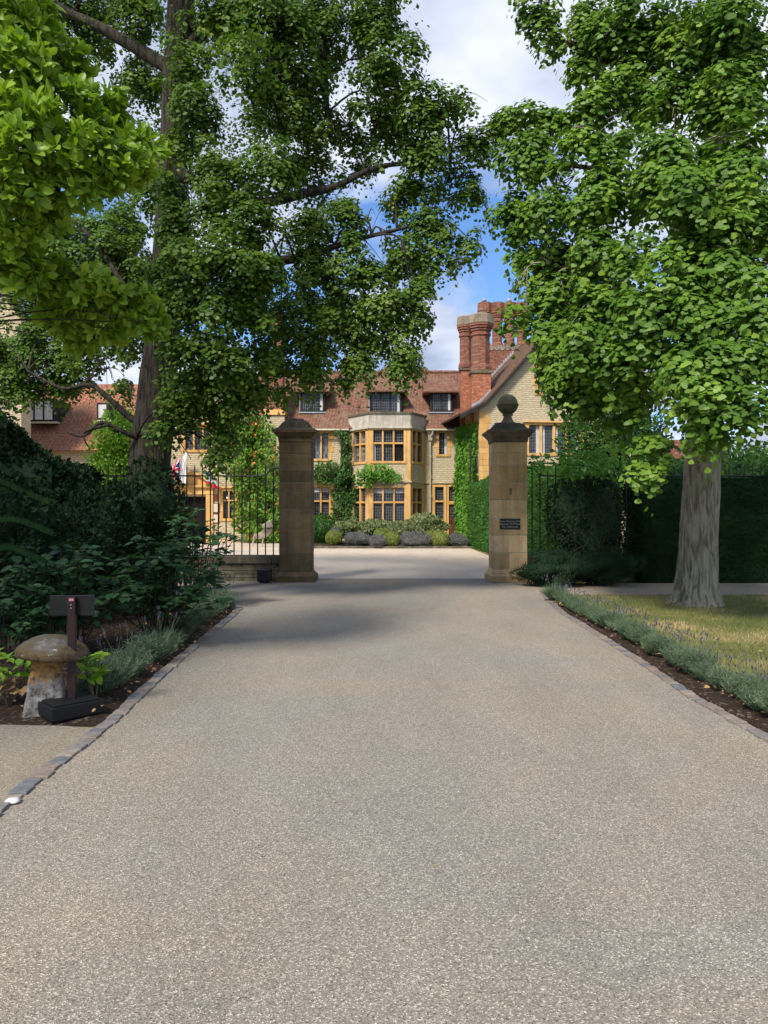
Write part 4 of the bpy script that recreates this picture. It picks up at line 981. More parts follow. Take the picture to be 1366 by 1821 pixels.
# ================================================================== GATE
GY = 16.2
def pillar(x0, x1, lab, mat, seed, ball=False):
    cx, cy, w = (x0 + x1) / 2, GY + (x1 - x0) / 2, x1 - x0
    t = thing('gate_pillar', lab, 'pillar', (cx, cy, 0), 'stone pillars flanking the drive')
    rr = random.Random(seed); m = MB()
    ys = [1013, 983, 952, 922, 889, 859, 827, 805, 786] if ball else [1018, 985, 940, 905, 870, 858, 835, 808, 786]
    zs = [Z(y, GY) for y in ys]
    for i in range(len(zs) - 1):
        k = 2 if i in (0, 4) and ball else 1; sp = rr.uniform(.42, .6) if k == 2 else 1
        segs_ = [(0, sp), (sp, 1)] if k == 2 else [(0, 1)]
        e = rr.uniform(-.003, .003)
        for a, b in segs_: m.box(x0 - e + (w + 2*e) * a + (.006 if a else 0), x0 - e + (w + 2*e) * b - (.006 if b < 1 else 0), GY - e, GY + w + e, zs[i] + .005, zs[i+1] - .005)
    m.build('shaft', mat, t, False, .012)
    m = MB(); m.box(x0 + .005, x1 - .005, GY + .005, GY + w - .005, .05, zs[-1] - .01); m.build('mortar', simple('lime_mortar' , (.34, .29, .20) if ball else (.13, .11, .08), .9, .3), t)  # left pillar's mortar darkened too, shade put into its colour
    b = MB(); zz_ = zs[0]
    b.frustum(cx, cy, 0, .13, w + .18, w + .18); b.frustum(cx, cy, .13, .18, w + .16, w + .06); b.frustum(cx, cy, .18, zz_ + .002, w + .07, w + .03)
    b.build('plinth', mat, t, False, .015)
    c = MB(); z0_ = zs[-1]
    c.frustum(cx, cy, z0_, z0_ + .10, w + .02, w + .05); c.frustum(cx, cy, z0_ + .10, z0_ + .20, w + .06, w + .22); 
    c.frustum(cx, cy, z0_ + .20, z0_ + .25, w + .26, w + .29); c.build('cornice', M['ashlar_shaded'] if not ball else M['lowwall'], t, False, .01)
    # weathered, mossy top: lumpy stepped stone
    z1_ = z0_ + .25; V = []; fs = []; n = 14
    for j in range(n + 1):
        for i in range(n + 1):
            u, v = i / n * 2 - 1, j / n * 2 - 1; r_ = max(abs(u), abs(v))
            prof_ = np.interp(r_, [0, .3, .62, .72, .92, 1.0], [.33 if not ball else .20, .27 if not ball else .20, .17, .06, .035, -.01])
            px_, py_ = cx + u * (w + .30) / 2, cy + v * (w + .30) / 2
            hh = prof_ + (.035 * mnoise.noise(Vector((px_ * 9, py_ * 9, seed))) + .02 * mnoise.noise(Vector((px_ * 22, py_ * 22, seed)))) * (1 if r_ < .99 else .3)
            V.append((px_ + .01 * mnoise.noise(Vector((px_*12, py_*12, 3))), py_, z1_ + max(0, hh) + (0 if r_ < .99 else 0)))
    for j in range(n):
        for i in range(n): a = j*(n+1)+i; fs.append((a, a+1, a+n+2, a+n+1))
    mm = MB(); mm.add(V, fs); mm.build('weathered_cap', M['moss'], t)
    if ball:
        f = MB(); zb = Z(757, GY) ; bz0 = Z(720, GY)
        f.lathe(cx - .0, cy, [(.19, z1_ + .15), (.19, zb + .09), (.15, zb + .12), (.10, zb + .19), (.088, zb + .25), (.12, zb + .28), (.12, zb + .295)], 24, 0, .02)
        fn = f.build('finial_stem', M['lowwall'], t, True)
        s = MB(); r_ = .235; cz = zb + .29 + r_ * .97
        pr = [(max(.005, r_ * math.cos(R(a)) * 1.0), cz + r_ * math.sin(R(a))) for a in range(-90, -5, 8)] + [(r_ + .012, cz - .022), (r_ + .012, cz + .0)] + [(max(.005, r_ * .97 * math.cos(R(a))), cz + r_ * .97 * math.sin(R(a))) for a in range(2, 91, 8)]
        s.lathe(cx, cy, pr, 32, 0, .02, 5); s.build('ball', M['ball'], t, True)
        for y_, nm in ((902, 0),): pass
        p = MB(); p.box(X(889, GY), X(925, GY), GY - .018, GY - .006, Z(941, GY), Z(922.5, GY)); pq = p.build('plaque', simple('black_plaque', (.010, .009, .012), .35, .2), t)
        tm = simple('plaque_lettering', (.30, .29, .27), .6, .1)
        for k, s_ in enumerate(("Hotel Parking Only", "Beyond This Point", "No Deliveries")):
            cu = bpy.data.curves.new('lettering', 'FONT'); cu.body = s_; cu.size = .062; cu.align_x = 'CENTER'; cu.align_y = 'CENTER'; cu.extrude = .001; cu.materials.append(tm)
            o = bpy.data.objects.new('lettering', cu); COL.objects.link(o); o.parent = pq; wl = wloc(pq)
            o.location = Vector((X(907, GY), GY - .0195, Z(927 + k * 4.9, GY))) - wl; o.rotation_euler = (R(90), 0, 0)
    h_ = MB(); h_.box(cx - .02, cx + .03, GY - .012, GY, Z(880, GY), Z(868, GY)); h_.build('hinge_block', M['lowwall'], t)
pillar(-2.30, -1.60, 'shade-darkened, weathered stone gate pillar with mossy flat cap and no ball', M['ashlar_shaded'], 3)
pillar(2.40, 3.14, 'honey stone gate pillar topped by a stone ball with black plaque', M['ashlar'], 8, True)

def railing(x0, x1, lab, side, wlab, seed, step=.1765):
    yy = GY + .38; tz, uz, bzz = Z(846, GY + .3), Z(832, GY + .3), Z(988, GY + .3)
    t = thing('iron_railing', lab, 'railing', ((x0 + x1) / 2, yy, bzz))
    r = MB(); s = -1 if side == 'l' else 1        # direction away from the pillar
    st = x1 if side == 'l' else x0
    P_ = [(st, yy, uz), (st + s * .16, yy, uz), (st + s * .22, yy, uz - .02), (st + s * .32, yy, tz + .04), (st + s * .46, yy, tz), (x0 if side == 'l' else x1, yy, tz)]
    for a, b in zip(P_[:-1], P_[1:]): r.tube([a, b], [.019, .019], 6)
    r.box(x0, x1, yy - .02, yy + .02, bzz - .012, bzz + .012); r.build('rail', M['iron'], t)
    n = int((x1 - x0) / step)
    for i in range(n):
        xx = st + s * (.17 + i * step)
        if not x0 < xx < x1: break
        b = MB(); b.tube([(xx, yy, bzz - .03), (xx, yy, uz + (.0 if i else -.01))], [.0145, .0145], 6)
        if i: b.tube([(xx, yy, uz), (xx, yy, uz + .02), (xx, yy, uz + .10)], [.011, .014, .001], 6)
        b.build('bar', M['iron'], t)
    w = thing('low_wall', wlab, 'wall', ((x0 + x1) / 2, yy, 0)); m = MB(); zc = Z(1003, GY); zt_ = Z(990, GY)
    rr = random.Random(seed); zz_ = 0; 
    while zz_ < zc - .02:
        h = rr.uniform(.07, .11); h = min(h, zc - zz_); xx = x0
        while xx < x1: l = rr.uniform(.18, .42); xe = min(xx + l, x1); m.box(xx, xe - .008, yy - .2 + rr.uniform(-.008, .008), yy + .2, zz_, zz_ + h - .008); xx = xe
        zz_ += h
    m.build('stonework', M['lowwall'], w); m = MB(); xx = x0
    while xx < x1: xe = min(xx + rr.uniform(.7, 1.0), x1); m.box(xx, xe - .006, yy - .25, yy + .25, zc, zt_); xx = xe
    m.build('coping', M['lowwall'], w, False, .012)
railing(-8.5, -2.31, 'black iron railing with spear tops left of the dark pillar', 'l', 'low stone wall under the left iron railing', 4)
railing(3.15, 9.5, 'black iron railing half hidden by shrubs right of the ball-topped pillar', 'r', 'low stone wall under the right iron railing', 6)
t = thing('ground_light', 'small black box light at the foot of the low wall beside the dark pillar', 'light', (X(470, 16.1), 16.05, 0))
m = MB(); m.box(X(458, 16), X(481, 16), 15.9, 16.2, .03, .30); m.build('housing', M['iron'], t, False, .02); m = MB(); m.box(X(461, 16), X(478, 16), 15.885, 15.9, .07, .26); m.build('lens', simple('lamp_lens', (.02, .02, .022), .2, .1), t); m = MB(); m.box(X(462, 16), X(477, 16), 15.95, 16.15, 0, .03); m.build('foot', M['iron'], t)

# pale curved garden seat on the forecourt
t = thing('curved_seat', 'pale weathered curved slatted seat beyond the left railing', 'bench', (X(462, 31), 31, 0)); sm = simple('weathered_wood', (.42, .36, .30), .8, .3)
for nm, rng in (('seat_slats', range(0, 4)), ('back_slats', range(4, 9))):
    m = MB()
    for k in rng:
        rr_ = .22 + k * .03; P_ = []
        for i in range(13):
            a = R(-110 + 150 * i / 12); P_.append((X(462, 31) - .1 + math.cos(a) * rr_ * 1.3, 31 + .05 * k - .2, .78 + math.sin(a) * rr_ * 1.05 + .005 * k))
        m.tube(P_, [.016] * 13, 6)
    m.build(nm, sm, t, True)
m = MB(); 
for sx in (-.3, .1): m.tube([(X(462, 31) + sx, 31, 0), (X(462, 31) + sx + .05, 31, .45)], [.03, .03], 6)
m.build('leg', sm, t)

# ================================================================== staddle stone and sign stand
t = thing('staddle_stone', 'mushroom shaped stone with mossy round cap on tapered base', 'staddle stone', (-2.67, 5.85, 0))
def staddle_mat(name, top):
    s = NT(name); c = s.co()
    n1, n2, n3 = s.noise(c, 6, 6, .65, .3), s.noise(c, 13, 7, .7), s.noise(c, 45, 5, .7)
    if top: col = s.ramp(n1, [(.36, (.07, .058, .045)), (.47, (.15, .105, .05)), (.54, (.12, .105, .088)), (.7, (.25, .225, .20))])
    else:
        sp_ = s.n('ShaderNodeSeparateXYZ'); s.l(c, sp_.inputs[0])
        h_ = s.ramp(s.math('ADD', sp_.outputs[2], s.math('MULTIPLY', s.math('SUBTRACT', n1, .5), .9)), [(.20, 1.0), (.30, 0.0)])
        col = s.mix(h_, s.ramp(n2, [(.38, (.15, .085, .035)), (.5, (.32, .175, .06)), (.65, (.42, .28, .13))]), s.ramp(n2, [(.38, (.13, .12, .10)), (.55, (.27, .265, .25)), (.68, (.48, .47, .45))]))
    col = s.mix(s.ramp(n2, [(.60, 0.0), (.66, .9)]), col, (.42, .41, .38)); col = s.mix(s.ramp(n2, [(.36, .85), (.44, 0.0)]), col, (.06, .05, .035))
    s.pbr(col, .95, s.bump(s.math('ADD', n2, s.math('MULTIPLY', n3, .6)), 1, .02), .1); return s.m
m = MB(); V = []; n = 12; lv = 14
for j in range(lv + 1):
    v = j / lv; hw = .165 - .062 * v - .01 * math.sin(v * 3.1)
    for i in range(n * 4):
        s_, f_ = divmod(i, n); f_ = f_ / n * 2 - 1; c_ = [(f_, -1), (1, f_), (-f_, 1), (-1, -f_)][s_]; ra = R(22)
        qx, qy = c_[0] * hw, c_[1] * hw; L_ = math.hypot(qx, qy); k_ = min(1, hw * 1.30 / L_); qx *= k_; qy *= k_
        p_ = Vector((qx * math.cos(ra) - qy * math.sin(ra) - 2.67, qx * math.sin(ra) + qy * math.cos(ra) + 5.85, v * .46)); p_ += Vector((mnoise.noise(p_ * 9), mnoise.noise(p_ * 9 + Vector((5, 0, 0))), 0)) * .012
        V.append(p_)
fs = [(j*n*4 + i, j*n*4 + (i+1) % (n*4), (j+1)*n*4 + (i+1) % (n*4), (j+1)*n*4 + i) for j in range(lv) for i in range(n*4)]; fs.append(tuple(range(lv*n*4, (lv+1)*n*4)))
m.add(V, fs); m.build('base', staddle_mat('staddle_base', False), t, True)
m = MB(); prof = [(.06, .448), (.15, .436), (.232, .438), (.246, .446), (.253, .47), (.254, .50), (.248, .515), (.215, .548), (.17, .583), (.125, .608), (.08, .622), (.03, .63), (.002, .631)]
m.lathe(0, 0, prof, 40, 0, .07, 2)
m.v = [(a + .012 * mnoise.noise(Vector((a*14, b*14, c*14))), b, c + .010 * mnoise.noise(Vector((a*10, b*10, c*10 + 4)))) for a, b, c in m.v]
tl = Matrix.Translation((-2.66, 5.85, 0)) @ Matrix.Rotation(R(4), 4, 'Y'); m.v = [tuple(tl @ Vector((a * 1.03, b * 1.03, .44 + (c - .44) * .86))) for a, b, c in m.v]
m.build('cap', staddle_mat('staddle_cap', True), t, True)

t = thing('sign_stand', 'freestanding sign seen from behind, dark board on a post with black box base', 'sign', (-2.46, 5.77, 0))
blk = simple('black_metal', (.010, .010, .011), .55, .2, 8, 0, .25); brn = simple('dark_brown_paint', (.022, .011, .012), .5, .2, 8)
ra = math.atan2(.27, .28)
m = MB(); m.obox((-2.46, 5.77, .065), (.40, .40, .10), ra); m.obox((-2.46, 5.77, .007), (.36, .36, .012), ra); m.obox((-2.46, 5.77, .122), (.35, .35, .014), ra); m.build('base', blk, t, False, .008)
m = MB(); m.box(-2.478 + .02, -2.418 + .02, 5.74, 5.775, .128, .915); m.build('post', brn, t, False, .003)
m = MB(); m.obox((-2.44, 5.785 + .004, .845), (.345, .012, .16), R(3)); m.build('board', blk, t, False, .003)
m = MB(); m.box(-2.445, -2.408, 5.7365, 5.739, .885, .905); m.build('sticker', simple('pink_sticker', (.45, .18, .20), .6, .3, 60), t)
m = MB()
for zz_ in (.835, .862, .87): m.lathe(0, 0, [(.004, 0), (.004, .004)], 8)
m = MB()
for zz_ in (.83, .855): m.obox((-2.428, 5.737, zz_), (.007, .004, .007), 0)
m.build('screws', M['lead'], t)

# ================================================================== TREES
def curve(pts, n=6):
    P = [Vector(p) for p in pts]; out = []
    for i in range(len(P) - 1):
        p0, p1, p2, p3 = P[max(i-1, 0)], P[i], P[i+1], P[min(i+2, len(P)-1)]
        for k in range(n):
            s = k / n; out.append(.5 * ((2*p1) + (p2 - p0) * s + (2*p0 - 5*p1 + 4*p2 - p3) * s*s + (3*p1 - p0 - 3*p2 + p3) * s**3))
    out.append(P[-1]); return out
def interp(vals, n, m):
    return [float(np.interp(i / (n - 1) * (m - 1), range(m), vals)) for i in range(n)]
def trunkmesh(m, pts, radii, n=44, amp=.05, flare=None, step=12):
    C_ = curve(pts, step); rad = interp(radii, len(C_), len(pts)); V = []; fs = []
    for i, p in enumerate(C_):
        for k in range(n):
            a = 2 * math.pi * k / n
            rg = mnoise.noise(Vector((math.cos(a) * 3.2, math.sin(a) * 3.2, p.z * .7))) + .6 * mnoise.noise(Vector((math.cos(a) * 8, math.sin(a) * 8, p.z * 2.2)))
            fl = 0
            if flare: fl = flare * math.exp(-p.z / .26) * (.55 + .75 * max(0, mnoise.noise(Vector((math.cos(a) * 1.6, math.sin(a) * 1.6, 7)))) + .25)
            rg += .55 * (1 - 2.2 * abs(mnoise.noise(Vector((math.cos(a) * 5.5 + .5 * mnoise.noise(Vector((p.z * 1.5, a, 0))), math.sin(a) * 5.5, p.z * 1.1))))); r = rad[i] * (1 + amp * rg * 1.5) + fl
            V.append((p.x + math.cos(a) * r, p.y + math.sin(a) * r, p.z))
    for i in range(len(C_) - 1):
        for k in range(n): fs.append((i*n + k, i*n + (k+1) % n, (i+1)*n + (k+1) % n, (i+1)*n + k))
    m.add(V, fs)
def limbs(tree, specs, mat):
    for pts, r0, r1 in specs:
        C_ = curve(pts, 6); m = MB(); m.tube(C_, [r0 + (r1 - r0) * i / (len(C_) - 1) for i in range(len(C_))], 9, 0, .15, len(C_)); m.build('limb', mat, tree, True)
def twigs_to(m, trunk_pts, puffs, seed, r0=.045):
    rr = random.Random(seed)
    for c, r in puffs:
        if r[0] > .75: continue
        c = Vector(c); b = min(trunk_pts, key=lambda q: (Vector(q) - c).length + abs(q[2] - (c.z - .2)) * .8); b = Vector(b)
        mid = (b + c) / 2 + Vector((rr.uniform(-.2, .2), rr.uniform(-.2, .2), rr.uniform(.1, .5)))
        C_ = curve([b, mid, c], 4); m.tube(C_, [r0 * (1 - .75 * i / (len(C_) - 1)) for i in range(len(C_))], 6)
        for q in range(3):
            e = c + Vector((rr.uniform(-1, 1) * r[0], rr.uniform(-1, 1) * r[1], rr.uniform(-1, .4) * r[2])); C2 = curve([mid, (mid + e) / 2 + Vector((0, 0, .15)), e], 3)
            m.tube(C2, [r0 * .45 * (1 - .7 * i / (len(C2) - 1)) for i in range(len(C2))], 4)
def L3(px, py, D): return (X(px, D), D, Z(py, D))

# ---- left ginkgo
gl = thing('ginkgo_tree', 'tall ginkgo with dark leaning trunk left of the drive, its boughs hanging over the gate', 'tree', (X(255, 13.4), 13.4, 0), 'ginkgo trees flanking the drive')
tp = [L3(246, 1069, 13.4), L3(256, 950, 13.4), L3(266, 830, 13.4), L3(278, 700, 13.4), L3(291, 590, 13.4), L3(299, 450, 13.4), L3(306, 300, 13.3), L3(316, 150, 13.2), L3(322, 0, 13.1), L3(330, -180, 13.1), L3(335, -380, 13.2)]
m = MB(); trunkmesh(m, tp, [.40, .365, .345, .325, .30, .26, .23, .25, .22, .15, .05], 40, .05, .10, 10)
LP_ = [(300,165,42,35,11.8),(300,240,40,40,11.8),(285,330,50,40,12),(300,400,45,35,11.8),(290,470,45,40,12),(270,540,50,40,12.6),(225,590,50,45,13.6),(150,590,60,45,14.6),(180,650,45,35,14),(90,600,60,45,15),(355,725,50,50,12.2),(320,760,45,45,12.4),(375,805,40,30,12.2),(340,830,30,16,12.4),(365,760,45,40,12.6),(60,470,60,50,15.5),(140,470,60,50,15),(220,440,55,50,14.5),(170,540,60,50,14.6),(500,620,45,45,12.2),(440,530,50,45,11.4),(560,400,45,35,12.6),(45,40,75,60,15.5),(150,25,90,50,15),(240,20,60,40,14.6),(400,25,80,50,12.2),(500,40,75,60,12),(590,35,75,60,12.6),(668,25,55,55,12.2),
 (245,135,50,35,15),(330,130,60,45,11.6),(425,110,60,50,11.6),(520,130,70,55,12.2),(610,120,70,55,13),(690,110,62,55,12.2),
 (760,185,45,45,12.2),(835,180,36,36,12.4),(845,250,50,50,12.8),(690,200,70,50,12.8),
 (350,200,60,45,11.6),(440,190,60,45,12),(540,210,70,50,12.6),(620,225,60,45,13.4),(760,265,60,50,12.6),
 (280,330,60,50,13.8),(390,290,60,50,11.4),(470,290,60,50,11.4),(560,300,60,45,12.8),(650,310,55,40,13.4),(735,330,60,35,12.8),(830,330,45,35,13),
 (100,420,80,60,15.5),(200,420,70,55,15),(300,400,60,50,12),(390,370,60,50,11.2),(460,390,55,50,11.2),(620,390,50,40,12.6),(690,390,60,45,12.8),(770,400,55,32,12.8),(835,425,32,28,12.8),
 (330,470,60,50,11),(410,460,65,50,10.8),(470,500,55,50,11),(560,500,55,45,12.6),(640,470,70,45,12.4),(715,470,60,40,12.6),(775,455,45,28,12.8),
 (60,540,80,60,15.5),(160,540,70,55,15),(230,500,50,50,14.6),(310,550,50,45,11.2),(380,550,60,50,11),(450,580,55,50,11.2),(530,570,60,50,12.4),(610,570,60,50,12.6),(690,560,55,55,12.4),(742,550,30,50,12.4),
 (30,640,70,50,15.5),(120,635,80,45,15),(200,610,45,45,14.6),(340,630,48,50,11.4),(410,650,55,45,11.2),(480,650,45,45,11.6),(560,640,50,42,12.8),(640,640,45,38,12.6),(710,630,45,38,12.4),
 (350,700,45,45,11.8),(410,715,40,45,11.6),(460,700,35,35,12),(540,672,36,26,12.8),(600,690,22,18,12.8),(650,668,25,14,12.6),(705,672,42,14,12.4),
 (335,775,52,40,12.4),(390,775,38,40,12.2),(395,830,18,20,12.2),(345,810,30,16,12.4),(330,700,48,45,12.6),(385,690,48,45,12.4),(435,690,38,40,12),(30,700,60,32,15),(110,690,50,25,15.4),(200,690,35,35,14.6),(505,715,20,22,12.6)]
LPW = [puff_world((p[0], p[1] - (0 if p[1] < 500 else 14), *p[2:])) for p in LP_]
LOFF = [(np.array(c), np.array(r)) for c, r in (((-5.6, 7.6, 10.4), (1.9, 1.8, 1.2)), ((-7.4, 8.6, 10.4), (1.7, 1.7, 1.2)), ((-6.0, 9.6, 10.4), (1.7, 1.5, 1.2)))] + [puff_world(p) for p in [(300,-90,170,90,13,1.6),(480,-100,170,100,12.6,1.6),(640,-90,110,90,12.4,1.3),(100,-90,150,90,14.6,1.5),(380,-240,260,120,13,2.2),(300,100,150,100,16,1.2),(150,300,150,140,17,1.2),(450,220,180,160,15.6,1.2),(620,560,90,120,15,.9),(420,-20,120,60,9.8,1.0),(250,250,90,100,16,1.2),(500,420,110,90,14.5,1)]]  # first three boughs lie out of view, added to shade gate and left pillar
LSP = [([L3(300, 470, 13.4), L3(400, 470, 12.9), L3(500, 463, 12.7), L3(560, 452, 12.6), L3(620, 430, 12.6), L3(740, 400, 12.7)], .12, .025),
           ([L3(306, 300, 13.3), L3(430, 360, 12.8), L3(550, 342, 12.7), L3(600, 330, 12.7), L3(680, 295, 12.8), L3(800, 290, 12.8)], .11, .025),
           ([L3(322, 60, 13.2), L3(450, 10, 12.8), L3(560, 30, 12.6), L3(575, 110, 12.6), L3(582, 200, 12.6), L3(592, 255, 12.6)], .12, .03),
           ([L3(316, 130, 13.2), L3(250, 90, 13.6), L3(180, 50, 13.8), L3(100, 10, 14), L3(40, -40, 14)], .14, .05),
           ([L3(318, 110, 13.2), L3(360, 60, 13), L3(410, 40, 13), L3(470, 0, 13)], .13, .05),
           ([L3(290, 600, 13.4), L3(230, 520, 14), L3(160, 420, 14.3), L3(100, 370, 14.5)], .07, .02),
           ([L3(276, 760, 13.3), L3(235, 745, 13.3), L3(195, 710, 13.3), L3(160, 685, 13.4), L3(110, 690, 13.6), L3(50, 660, 13.8)], .075, .02),
           ([L3(272, 790, 13.3), L3(225, 770, 13.0), L3(180, 752, 12.9), L3(150, 775, 12.9), L3(120, 770, 12.9)], .055, .012),
           ([L3(195, 755, 12.9), L3(150, 770, 12.8), L3(160, 800, 12.8)], .03, .008)]
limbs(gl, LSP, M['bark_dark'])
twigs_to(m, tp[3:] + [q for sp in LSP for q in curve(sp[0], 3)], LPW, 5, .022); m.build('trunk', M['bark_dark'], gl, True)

P, Dd, Nn, rs = clumps(LPW, 14, 11, .066, .22, 115, -.75)
P2, D2, N2, _ = shoots(LOFF, 22, 12, .6, 10, .08, .5, -.5, 1.5)
P = np.concatenate([P, P2]); Dd = np.concatenate([Dd, D2]); Nn = np.concatenate([Nn, N2])
print('left leaves', len(P))
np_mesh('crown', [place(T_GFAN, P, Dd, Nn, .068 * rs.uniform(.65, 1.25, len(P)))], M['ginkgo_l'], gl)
# hanging bare twigs
m = MB(); rr = random.Random(3)
for k in range(46):
    px_, py_ = rr.choice([(rr.uniform(500, 560), rr.uniform(385, 420)), (rr.uniform(770, 860), rr.uniform(440, 470)), (rr.uniform(690, 760), rr.uniform(480, 560)), (rr.uniform(640, 700), rr.uniform(520, 600))]); D = 12.6
    l = rr.uniform(20, 55); P_ = [L3(px_, py_, D)]
    for q in range(4): P_.append(L3(px_ + rr.uniform(-9, 9), py_ + l * (q + 1) / 4, D + rr.uniform(-.1, .1)))
    m.tube(P_, [.006, .005, .004, .003, .002], 4)
m.build('hanging_twigs', M['drytwig'], gl)

# ---- right ginkgo
gr = thing('ginkgo_tree', 'ginkgo with pale ridged trunk on the lawn, right of the drive', 'tree', (X(1238, 12.2), 12.4, 0), 'ginkgo trees flanking the drive')
tr = [L3(1237, 1080, 12.4), L3(1241, 1000, 12.4), L3(1245, 900, 12.4), L3(1250, 800, 12.4), L3(1256, 700, 12.4), L3(1262, 560, 12.4), L3(1268, 400, 12.4), L3(1275, 200, 12.4), L3(1280, 0, 12.4), L3(1285, -300, 12.4)]
m = MB(); trunkmesh(m, tr, [.315, .30, .288, .276, .262, .235, .21, .17, .13, .04], 110, .045, .14, 26)
t2 = [L3(1250, 760, 12.3), L3(1236, 700, 12.2), L3(1225, 600, 12.1), L3(1205, 450, 12), L3(1190, 300, 12)]
RP_ = [(975,550,32,34,12),(1000,600,42,40,12),(1010,655,42,38,11.8),(1050,715,40,26,11.4),(960,500,32,36,12.4),(1225,340,60,50,9.8),(1250,430,60,50,9.8),(1200,500,60,45,9.8),(1290,520,50,45,9.4),(1010,620,40,40,11.4),(1060,560,45,40,11),(1020,690,36,36,11.2),(985,640,28,40,11.8),(1330,230,60,50,10),(1180,180,60,45,11),(1090,640,50,40,10.6),(955,18,38,32,12.6),(975,60,26,28,12.6),(1050,50,55,48,12.4),(1040,115,28,36,12.2),(1130,50,75,60,12),(1220,50,80,70,11.6),(1320,60,80,75,11),
 (910,205,28,24,12.6),(965,205,48,38,12.4),(1050,190,50,42,12),(1120,140,60,50,12),(1200,150,70,60,11.6),(1300,170,80,70,11),
 (940,280,50,50,12.4),(1020,270,62,52,11.6),(1110,250,70,55,11.2),(1200,260,75,60,10.8),(1300,290,80,65,10.4),
 (915,365,38,45,12.8),(985,360,60,50,12),(1070,360,70,52,11.2),(1160,370,75,55,10.6),(1260,380,75,60,10.2),(1345,390,60,65,9.8),
 (925,435,30,45,12.8),(985,450,45,55,12.4),(1060,450,65,50,11.2),(1150,460,75,50,10.4),(1250,470,75,55,10),(1340,490,60,55,9.6),
 (1000,530,48,50,12.2),(1080,540,62,50,10.8),(1170,550,70,50,10),(1270,560,75,50,9.6),(1350,580,55,50,9.4),
 (915,580,30,18,12),(965,600,35,42,12),(1040,610,58,48,10.8),(1120,620,65,42,10.2),(1250,640,70,40,9.4),(1340,650,50,45,9.2),
 (1005,680,36,45,11.6),(1060,690,45,40,11),(1130,700,48,36,10.6),(1200,650,50,40,10),(1275,700,60,34,9.2),(1345,715,42,32,9),
 (1010,750,32,26,11.6),(1085,745,40,22,11.2),(1250,765,34,26,9.4),(1225,720,30,26,9.4),(1310,745,26,20,9.1),
 (1160,800,17,24,10.6),(1150,850,12,22,10.5),(1265,785,12,16,9.5)]
RPW = [puff_world((p[0], p[1] - (0 if p[1] < 500 else 10), *p[2:])) for p in RP_]
ROFF = [puff_world(p) for p in [(1150,-80,160,80,12,1.5),(1330,-80,140,90,11,1.5),(1450,100,90,120,10.5,1.2),(1460,350,90,140,10.2,1.2),(1450,600,80,110,10,1),(1250,-240,220,120,12,2),(1200,250,160,160,14.6,1.2),(1330,480,120,150,14.6,1.1),(1100,430,120,130,13.8,.9),(1560,300,140,240,11.5,1.6),(1280,640,110,60,13.8,.8),(1120,610,90,60,13.4,.7)]]
RSP = [([L3(1256, 640, 12.4), L3(1180, 560, 12), L3(1080, 500, 11.8), L3(980, 470, 12)], .08, .02), ([L3(1268, 400, 12.4), L3(1180, 330, 12), L3(1060, 300, 12), L3(940, 290, 12.4)], .08, .02),
           ([L3(1275, 200, 12.4), L3(1180, 130, 12.2), L3(1050, 100, 12.3), L3(960, 40, 12.6)], .07, .02), ([L3(1262, 560, 12.4), L3(1330, 500, 11.8), L3(1400, 420, 11)], .09, .04)]
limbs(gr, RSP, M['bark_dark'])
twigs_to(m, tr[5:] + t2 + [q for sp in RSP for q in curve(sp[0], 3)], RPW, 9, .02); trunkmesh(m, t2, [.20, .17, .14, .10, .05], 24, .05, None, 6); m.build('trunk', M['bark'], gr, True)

P, Dd, Nn, rs = clumps(RPW, 12, 21, .09, .25, 95, -.6)
P3_, D3_, N3_, _ = clumps([puff_world(p) for p in [(1245,455,50,45,9.9),(1215,520,40,45,9.9),(1285,480,40,45,9.7),(1240,560,50,40,9.7),(1180,330,45,40,10.4),(1070,300,40,35,11)]], 15, 29, .09, .25, 95, -9)
P = np.concatenate([P, P3_]); Dd = np.concatenate([Dd, D3_]); Nn = np.concatenate([Nn, N3_])
P2, D2, N2, _ = shoots(ROFF, 12, 22, .6, 10, .08, .5, -.5, 1.5)
P = np.concatenate([P, P2]); Dd = np.concatenate([Dd, D2]); Nn = np.concatenate([Nn, N2])
print('right leaves', len(P))
np_mesh('crown', [place(T_GINKGO, P, Dd, Nn, .092 * rs.uniform(.65, 1.25, len(P)))], M['ginkgo_r'], gr)

# ---- magnolia reaching in at upper left; its trunk stands outside the frame
mg = thing('magnolia_tree', 'magnolia branches with large bright glossy leaves at upper left', 'tree', (-5.3, 6.4, 0))
tm_ = [(-5.3, 6.4, 0), (-5.25, 6.4, 1.2), (-5.1, 6.4, 2.6), (-4.9, 6.3, 4.2), (-4.6, 6.2, 6.2)]
m = MB(); trunkmesh(m, tm_, [.16, .14, .12, .09, .03], 20, .05, .05, 6)
MP_ = [(20,40,55,50,6.2),(75,35,40,35,6.6),(30,120,60,50,6),(110,110,50,45,6.6),(40,200,60,45,5.8),(120,190,55,40,6.2),(185,190,40,35,6.6),(30,270,60,40,5.7),(110,265,60,38,5.9),(190,260,50,38,6.3),(255,262,30,26,6.6),
 (30,340,55,38,5.8),(110,325,60,35,6),(190,315,50,30,6.3),(245,300,30,22,6.5),(30,410,45,30,6),(80,385,40,28,6.2),
 (30,480,50,40,6.2),(90,500,50,32,6.6),(160,520,60,40,6.6),(230,545,48,32,6.7),(262,575,30,22,6.7),(110,560,45,28,6.8),(190,585,38,20,6.8),(60,470,35,22,6.5),(140,610,30,16,6.9)]
MPW = [puff_world(p) for p in MP_]
